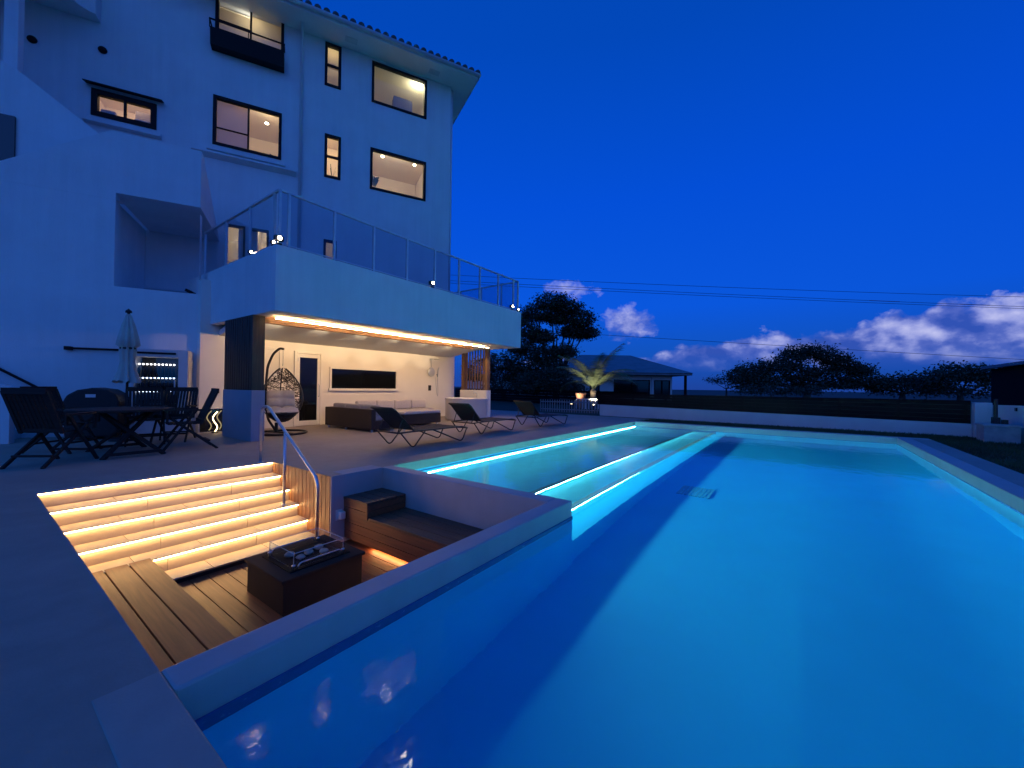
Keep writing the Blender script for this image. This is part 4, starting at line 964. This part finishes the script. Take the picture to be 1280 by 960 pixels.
for i in range(9):
    x = -6.8+i*1.28; y = 15.88-(x+7)*.04; g.box(x,x+.06,y,y+.06,.32,.88)
g.build('fence_board', M['fence'], ww)
g = MB(); g.box(3.56,3.86,15.2,15.5,-.05,.87); g.build('end_pillar', M['white_wall'], ww, bevel=.008)
rw = empty('side_wall', (4.2,14,0), 'white side wall running towards the camera at the right edge', 'wall')
g = MB(); g.hexa([(3.87,15.3,-.05),(4.6,12.0,-.05),(4.75,12.05,-.05),(4.02,15.35,-.05),(3.87,15.3,.82),(4.6,12.0,.86),(4.75,12.05,.86),(4.02,15.35,.82)]); g.build('wall', M['white_wall'], rw)
g = MB()
for t in (.25,.6): g.box(3.87+.73*t-.03,3.87+.73*t-.005,15.3-3.3*t-.04,15.3-3.3*t+.04,.70,.78)
g.build('bracket', M['black'], rw)
pb = empty('stone_planter', (3.75,14.3,0), 'grey block planter with a dark post in front of the white pillar', 'planter')
g = MB(); g.box(3.42,3.98,14.0,14.5,-.05,.40).box(3.40,4.0,13.98,14.52,.34,.39); g.build('block', M['granite'], pb, bevel=.01)
g = MB(); g.tube([(3.68,14.3,.40),(3.68,14.3,.98)], .035, 10).box(3.62,3.74,14.24,14.36,.40,.55).box(3.76,3.85,14.2,14.3,.40,.50); g.build('post', M['black'], pb)
dsh = empty('garden_shed', (6.6,19.5,0), 'dark shed with a flat striped roof beyond the right wall', 'shed')
g = MB(); g.box(5.55,10.5,18,22,-.06,2.0); g.build('wall', M['fence'], dsh)
g = MB(); g.hexa([(5.35,17.8,2.0),(10.7,17.8,2.55),(10.7,22.2,2.55),(5.35,22.2,2.0),(5.35,17.8,2.1),(10.7,17.8,2.68),(10.7,22.2,2.68),(5.35,22.2,2.1)])
for i in range(4): g.box(6.4+i*1.0,6.5+i*1.0,17.75,17.8,2.16+i*.1,2.34+i*.1)
g.build('roof', M['far_roof'], dsh)
# white picket fence by the palm
pk = empty('picket_fence', (-8,16.3,0), 'short white picket fence in front of the lit palm', 'fence')
P0, P1 = Vector((-9.9,16.0,0)), Vector((-6.95,16.55,0)); n = 26
g = MB()
for z in (.12,.46): g.bar(P0+Vector((0,0,z)), P1+Vector((0,0,z)), .03, .045)
for i in range(n+1):
    p = P0.lerp(P1, i/n); g.bar(p, p+Vector((0,0,.56)), .035, .02, (0,1,0))
g.build('pickets', M['picket'], pk)
# brown panel fence left of the white wall
bf = empty('board_fence', (-13,19,0), 'dark brown board fence behind the pavilion end', 'fence')
g = MB()
for i in range(5): g.hexa([Vector(p) for p in ((-26,27,.0+i*.19),(-6.6,21.3,.0+i*.19),(-6.6,21.34,.0+i*.19),(-26,27.04,.0+i*.19),(-26,27,.18+i*.19),(-6.6,21.3,.18+i*.19),(-6.6,21.34,.18+i*.19),(-26,27.04,.18+i*.19))])
g.build('boards', M['fence'], bf)

# ------------------------------------------------------------------ palm, pots and uplights
pm = empty('palm_tree', (-9.26,20.4,0), 'short palm lit from below behind the picket fence', 'palm')
pc = Vector((-9.26,20.4,0))
g = MB(); g.lathe([(.20,0),(.24,.2),(.17,.5),(.14,.8),(.16,.95),(.06,1.1)], pc, 14); g.build('trunk', M['palmbark'], pm)
rd = random.Random(5)
for k in range(20):
    az = k*2.39996+rd.uniform(-.2,.2); lean = (.18+.75*((k*7)%20)/20); Lf = rd.uniform(2.5,3.4)
    hd = Vector((math.cos(az), math.sin(az), 0)); pts = []; p = pc+Vector((0,0,.95)); e = R_(90)-lean*.75
    for i in range(15):
        pts.append(p.copy()); p = p+(hd*math.cos(e)+Vector((0,0,math.sin(e))))*Lf/14; e -= (.05+.10*lean)
    g = MB(); g.tube(pts, .022, 5, r2=.004)
    side = hd.cross(Vector((0,0,1)))
    for i in range(3, 15):
        for q in range(5):
            t = q/5; c = pts[i-1].lerp(pts[i], t); dr_ = (pts[i]-pts[i-1]).normalized(); L2 = .60*math.sin(math.pi*min(.96, (i+t-1)/15))**.6
            for sgn in (-1, 1):
                tip = c+(side*sgn*.80+dr_*.55+Vector((0,0,-.28+rd.uniform(-.16,.12)))).normalized()*L2; w_ = dr_*.015
                g.face([c-w_, c+w_, tip])
    g.build('frond', M['palm'], pm)
for x, y, s, lb in ((-9.86,20.1,1,'terracotta pot glowing at the left foot of the palm'), (-8.62,20.65,.85,'terracotta pot at the right foot of the palm')):
    o = empty('clay_pot', (x,y,0), lb, 'pot', 'terracotta pots beside the palm')
    g = MB(); g.lathe([(.14*s,0),(.21*s,.3*s),(.27*s,.75*s),(.29*s,.78*s),(.29*s,.84*s),(.24*s,.84*s),(.22*s,.7*s),(.001,.66*s)], (x,y,0), 20); g.build('pot', M['terracotta'], o, smooth=True)
o = empty('palm_planter', (-9.2,19.6,0), 'small white slatted planter rail glowing at the foot of the palm', 'planter')
g = MB(); g.bar((-9.75,19.35,.52),(-8.65,19.7,.52),.06,.05)
for i in range(8): g.bar((-9.75+i*.157,19.35+i*.05,0),(-9.75+i*.157,19.35+i*.05,.5),.06,.03,(0,1,0))
g.build('rail', M['white_wall'], o)
for x, y, lb in ((-10.0,19.3,'bright garden spotlight at the left side of the palm trunk'), (-8.75,19.35,'bright garden spotlight at the right side of the palm trunk')):
    o = empty('garden_spotlight', (x,y,0), lb, 'garden light', 'spotlights under the palm')
    g = MB(); g.tube([(x,y,0),(x,y,.14)], .012).lathe([(.03,.12),(.05,.22),(.05,.25)], (x,y,0), 12); g.build('body', M['black'], o)
    g = MB(); g.lathe([(.045,.251),(.03,.262),(.001,.266)], (x,y,0), 12); g.build('lens', M['uplight'], o)
    light('uplight_beam', 'SPOT', (x,y,.30), 140, (1,.86,.60), o, aim=(-9.3,20.4,2.1), spot_size=R_(85), spot_blend=.8, shadow_soft_size=.04)

# ------------------------------------------------------------------ trees
def tree(name, base, clumps, label, trunk_r, leaf, per, group, limbs=None, cat='tree', seed=1, leafm='leaf'):
    rd = random.Random(seed); base = Vector(base)
    r = empty(name, base, label, cat, group)
    g = MB()
    fork = base+Vector((0,0,max(.3, min(c[2] for c, _ in clumps)*.55)))
    g.tube([base, base.lerp(fork,.5)+Vector((.05,.03,0)), fork], trunk_r*1.2, 8, r2=trunk_r*.85)
    for c, rad in clumps:
        c = Vector(c)+Vector((base.x, base.y, 0)); m1 = fork.lerp(c,.5)+Vector((rd.uniform(-.2,.2),rd.uniform(-.2,.2),rd.uniform(-.2,.3)))
        g.tube([fork, m1, c], trunk_r*.5, 5, r2=trunk_r*.08)
        for q in range(4):
            t = Vector((rd.uniform(-1,1)*rad[0], rd.uniform(-1,1)*rad[1], rd.uniform(-.2,.9)*rad[2]))*.8
            g.tube([m1.lerp(c,.6), c+t*.5, c+t], trunk_r*.14, 4, r2=trunk_r*.03)
    g.build('trunk', M['bark'], r)
    V = []; Fc = []
    for c, rad in clumps:
        c = Vector(c)+Vector((base.x, base.y, 0))-base
        # sprays inside the clump: clusters of leaves, gaps between them
        nsp = max(4, int(per*2.6/14))
        for sidx in range(nsp):
            d = Vector((rd.gauss(0,1), rd.gauss(0,1), rd.gauss(0,1))).normalized()*rd.uniform(.35,1)**.5
            if d.z < -.35: d.z *= .45
            cc = c+Vector((d.x*rad[0], d.y*rad[1], d.z*rad[2]))
            sr = leaf*rd.uniform(2.0,3.6)
            for q in range(14):
                p = cc+Vector((rd.gauss(0,.5)*sr, rd.gauss(0,.5)*sr, rd.gauss(0,.34)*sr))
                a = Vector((rd.gauss(0,1), rd.gauss(0,1), rd.gauss(0,.6))).normalized(); b2 = a.orthogonal().normalized()
                b2 = (b2*math.cos(q)+a.cross(b2)*math.sin(q)); l = leaf*rd.uniform(.8,1.5); w_ = l*.5; i0 = len(V)
                V += [p-a*l*.5, p+b2*w_*.5, p+a*l*.5, p-b2*w_*.5]; Fc.append((i0,i0+1,i0+2,i0+3))
    me = bpy.data.meshes.new('crown'); me.from_pydata([tuple(v) for v in V], [], Fc); me.materials.append(M[leafm])
    o = bpy.data.objects.new('crown', me); COL.objects.link(o); o.parent = r
    return r
# a broad umbrella tree behind the pavilion, seen against the sky
u = Vector((.81,.586,0)); v_ = Vector((-.586,.81,0))
def uv(a, d, z): p = u*a+v_*d; return (p.x, p.y, z)
GT = 'trees standing beyond the garden fence'
big = [(uv(-.4,0,8.0),(1.4,1.4,.8)),(uv(-1.6,.3,7.1),(1.3,1.3,.8)),(uv(.9,.2,7.6),(1.3,1.3,.7)),(uv(1.9,-.3,6.6),(1.1,1.1,.8)),(uv(2.4,.2,5.6),(.9,.9,.6)),(uv(-2.6,.2,5.8),(1.2,1.2,1.0)),(uv(-2.9,0,4.4),(1.2,1.2,1.0)),(uv(1.2,.0,5.6),(.8,.8,.45)),(uv(-1.2,.5,5.2),(1.0,1.0,.6)),(uv(.1,.3,6.7),(.7,.7,.4)),(uv(-1.0,0,3.6),(1.3,1.3,.9)),(uv(.6,0,4.0),(1.1,1.1,.6)),(uv(-2.7,0,2.8),(1.4,1.4,1.2)),(uv(-.4,-.6,2.5),(1.4,1.4,.9)),(uv(-2.0,-.5,1.3),(1.5,1.5,1.0))]
tree('broad_tree', (-16.3,28.6,0), big, 'tall dark spreading tree rising above the terrace end against the sky', .28, .17, 900, GT, seed=11)
low1 = [(uv(-2,0,2.2),(1.5,1.2,1.3)),(uv(-.5,.4,2.9),(1.4,1.2,1.2)),(uv(1.2,0,2.1),(1.5,1.2,1.1)),(uv(0,0,1.1),(2.2,1.2,.9)),(uv(2.2,0,1.2),(1.2,1.2,.9))]
tree('dark_bush', (-20.0,26.5,0), low1, 'dark rounded tree seen between the pavilion wall and the slat screen', .2, .16, 800, GT, seed=5)
tree('dark_bush', (-14.6,24.3,0), [(uv(-1.2,0,1.3),(1.2,1,.9)),(uv(.4,0,1.6),(1.3,1,.9)),(uv(1.7,0,1.0),(1,1,.7))], 'low dark bush left of the bungalow, under the tall spreading tree', .12, .14, 700, GT, seed=6)
mid = [(c, (a*1.15, b_*1.1, d*1.2)) for c, (a, b_, d) in [(uv(-11.5,0,3.4),(2.2,2,1.4)),(uv(-8.6,.5,4.4),(2.4,2,1.3)),(uv(-5.8,0,5.1),(2.4,2,1.3)),(uv(-3.0,0,6.1),(2.4,2,1.6)),(uv(-1.0,.4,7.7),(2.3,2,1.2)),(uv(1.6,0,7.6),(2.6,2,1.2)),(uv(4.4,0,6.6),(2.2,2,1.1)),(uv(6.8,.4,5.4),(2.2,2,1.0)),(uv(9.0,0,4.6),(1.9,2,.9)),(uv(-7,0,2.6),(2.5,2,1.0)),(uv(-2,0,3.8),(2.5,2,1.4)),(uv(2.5,0,4.2),(2.4,2,1.0)),(uv(0,0,2.2),(3.0,2,1.2)),(uv(6,0,2.4),(2.6,2,1.1)),(uv(-9.5,0,2.0),(3,2,1.2)),(uv(9.5,0,2.6),(2.6,2,1.3))]]
tree('broad_tree', (.6,86,0), mid, 'wide dark domed tree on the skyline above the middle of the pool', .5, .36, 560, GT, seed=21)
tree('dark_bush', (14.0,96,0), [(uv(-4,0,2.4),(2.6,2,1.3)),(uv(-.5,0,3.0),(2.8,2,1.2)),(uv(3.2,0,2.5),(2.6,2,1.1)),(uv(5.8,0,1.8),(2,2,1.0)),(uv(0,0,1.6),(5,2,1.2))], 'low dark clump right of the wide domed skyline tree', .4, .40, 420, GT, seed=31)
tree('dark_bush', (15.2,70,0), [(uv(-3.0,0,2.6),(1.8,1.6,1.2)),(uv(-.6,0,3.4),(1.8,1.6,1.2)),(uv(1.8,0,3.3),(1.8,1.6,1.1)),(uv(4.2,0,2.9),(2,1.6,1.1)),(uv(0,0,1.5),(4,1.6,1.1))], 'dark bushy tree beside the shed at the right', .3, .30, 450, GT, seed=41)
tree('sparse_tree', (-11.5,84,0), [(uv(-2.6,0,3.0),(1.5,1.2,.8)),(uv(-.4,0,2.6),(1.5,1.2,.8)),(uv(1.8,0,3.2),(1.4,1.2,.7)),(uv(3.6,0,2.4),(1.2,1.2,.6))], 'thin hazy tree on the skyline right of the bungalow', .15, .22, 150, GT, seed=51)
tree('dark_bush', (-3.2,60,0), [(uv(-2.4,0,1.0),(1.6,1.2,.6)),(uv(0,0,1.2),(1.6,1.2,.6)),(uv(2.4,0,1.0),(1.6,1.2,.6)),(uv(4.8,0,1.1),(1.6,1.2,.6))], 'low dark bush just above the middle of the brown fence', .1, .22, 250, GT, seed=61)

# ------------------------------------------------------------------ bungalow beyond the fence
bo = empty('bungalow', (-14.5,38.7,0), 'pale single storey bungalow with a grey hipped roof behind the fence', 'house')
bd = Vector((.81,.586,0)); bn = Vector((-.586,.81,0)); bc = Vector((-14.7,38.6,0))
def B(p): return bc+bd*p[0]+bn*p[1]+Vector((0,0,p[2]))
g = MB(B); walled(g, -6.6, 5.2, -.1, 2.5, 0, -.2, [(-.6,3.0,.2,2.0),(3.4,5.0,.2,2.0),(-5.6,-4.4,1.0,1.9),(-3.0,-2.0,.0,1.8)])
g.build('wall', M['far_wall'], bo)
g = MB(B); g.box(-6.6,5.2,.5,8,-.1,2.5); g.build('inner_wall', M['far_wall'], bo)
g = MB(B); a, b_, c, d, z0, z1 = -7.4, 6.8, -.9, 9, 2.5, 4.75
g.prism([(a,c),(b_,c),(b_,d),(a,d)], lambda p: (p[0],p[1],z0-.02), lambda p: (p[0],p[1],z0+.18))
vs = [g.v((a-.1,c-.1,z0+.19)),g.v((b_+.1,c-.1,z0+.19)),g.v((b_+.1,d+.1,z0+.19)),g.v((a-.1,d+.1,z0+.19)),g.v((a+4.2,4,z1)),g.v((b_-4.6,4,z1))]
for q in ((0,1,5,4),(1,2,5),(2,3,4,5),(3,0,4),(3,2,1,0)): g.bm.faces.new([vs[i] for i in q])
g.build('roof', M['far_roof'], bo)
for s0, s1, z0, z1 in ((-.6,3.0,.2,2.0),(3.4,5.0,.2,2.0),(-5.6,-4.4,1.0,1.9),(-3.0,-2.0,.0,1.8)):
    g = MB(B); g.box(s0,s0+.08,-.03,.06,z0,z1).box(s1-.08,s1,-.03,.06,z0,z1).box(s0+.08,s1-.08,-.03,.06,z1-.08,z1)
    if s1-s0 > 1.3: g.box((s0+s1)/2-.04,(s0+s1)/2+.04,-.03,.06,z0,z1-.08)
    w = g.build('window', M['fence'], bo); g = MB(B); g.box(s0+.08,s1-.08,.07,.1,z0,z1-.08); g.build('pane', M['dark_glass'], w)
g = MB(B); g.box(6.2,6.4,-.6,-.4,-.1,2.49); g.build('porch_post', M['fence'], bo)
g = MB(B); g.tube([(3.2,-.06,0),(3.2,-.06,2.4)], .05, 8); g.build('downpipe', M['white_wall'], bo)
# far pale house left of the tall tree
fh = empty('far_house', (-38,52,0), 'distant pale low building glimpsed under the trees beyond the screen', 'house')
g = MB(); g.box(-42,-30,46,52,-.1,2.2); g.build('wall', M['far_wall'], fh)
g = MB(); g.prism([(-42.5,2.2),(-29.5,2.2),(-36,3.4)], lambda p: (p[0],45.5,p[1]), lambda p: (p[0],52.5,p[1])); g.build('roof', M['far_roof'], fh)

# ------------------------------------------------------------------ overhead cables
def wire(a, b_, sag, label, mark=()):
    a, b_ = Vector(a), Vector(b_); pts = [a.lerp(b_, i/40)-Vector((0,0,sag*4*(i/40)*(1-i/40))) for i in range(41)]
    o = empty('power_line', a, label, 'power line', 'overhead cables')
    g = MB(); g.tube(pts, .022, 5); g.build('cable', M['cable'], o)
    for k in mark:
        g = MB(); g.tube([pts[k]+Vector((0,0,.005)), pts[k+1]+Vector((0,0,.005))], .035, 6); g.build('marker', M['red'], o)
wire((-60,10.5,14.8),(50,92.5,12.0), .9, 'topmost of the thin dark cables crossing the sky')
wire((-60,10.5,14.2),(50,92.5,10.4), .6, 'thin dark cable just below the topmost one', (24,27))
wire((-60,10.5,13.9),(50,92.5,10.2), .6, 'lowest of the three close cables crossing the sky')
wire((-60,11.5,9.7),(50,92.5,3.6), .3, 'single cable crossing the cloud bank well below the others')

# ------------------------------------------------------------------ grass on the lawn (uncountable blades)
rd = random.Random(9); V = []; Fc = []
def blades(n, fx):
    for _ in range(n):
        x, y = fx(); h = rd.uniform(.03,.07); a = rd.uniform(0,6.28); i0 = len(V)
        V.extend([(x-.006*math.cos(a),y-.006*math.sin(a),-.03),(x+.006*math.cos(a),y+.006*math.sin(a),-.03),(x+rd.uniform(-.03,.03),y+rd.uniform(-.03,.03),-.03+h)]); Fc.append((i0,i0+1,i0+2))
blades(9000, lambda: (rd.uniform(-4.7,3.5), rd.uniform(13.72,15.4)))
blades(16000, lambda: (rd.uniform(2.5,4.4), rd.uniform(6,15)))
me = bpy.data.meshes.new('grass'); me.from_pydata(V, [], Fc); me.materials.append(M['grass'])
o = bpy.data.objects.new('grass', me); COL.objects.link(o); tag(o, 'short dark grass beyond the pool edge', 'grass', kind='stuff')

# ------------------------------------------------------------------ render settings
sc.view_settings.view_transform = 'Standard'; sc.view_settings.look = 'None'; sc.view_settings.exposure = 0; sc.view_settings.gamma = 1
sc.render.engine = 'CYCLES'
cy = sc.cycles
cy.use_denoising = True
try: cy.denoiser = 'OPENIMAGEDENOISE'
except Exception: pass
cy.max_bounces = 10; cy.diffuse_bounces = 4; cy.glossy_bounces = 3; cy.transmission_bounces = 8; cy.transparent_max_bounces = 12
cy.sample_clamp_indirect = 4; cy.sample_clamp_direct = 0; cy.caustics_reflective = False; cy.caustics_refractive = True
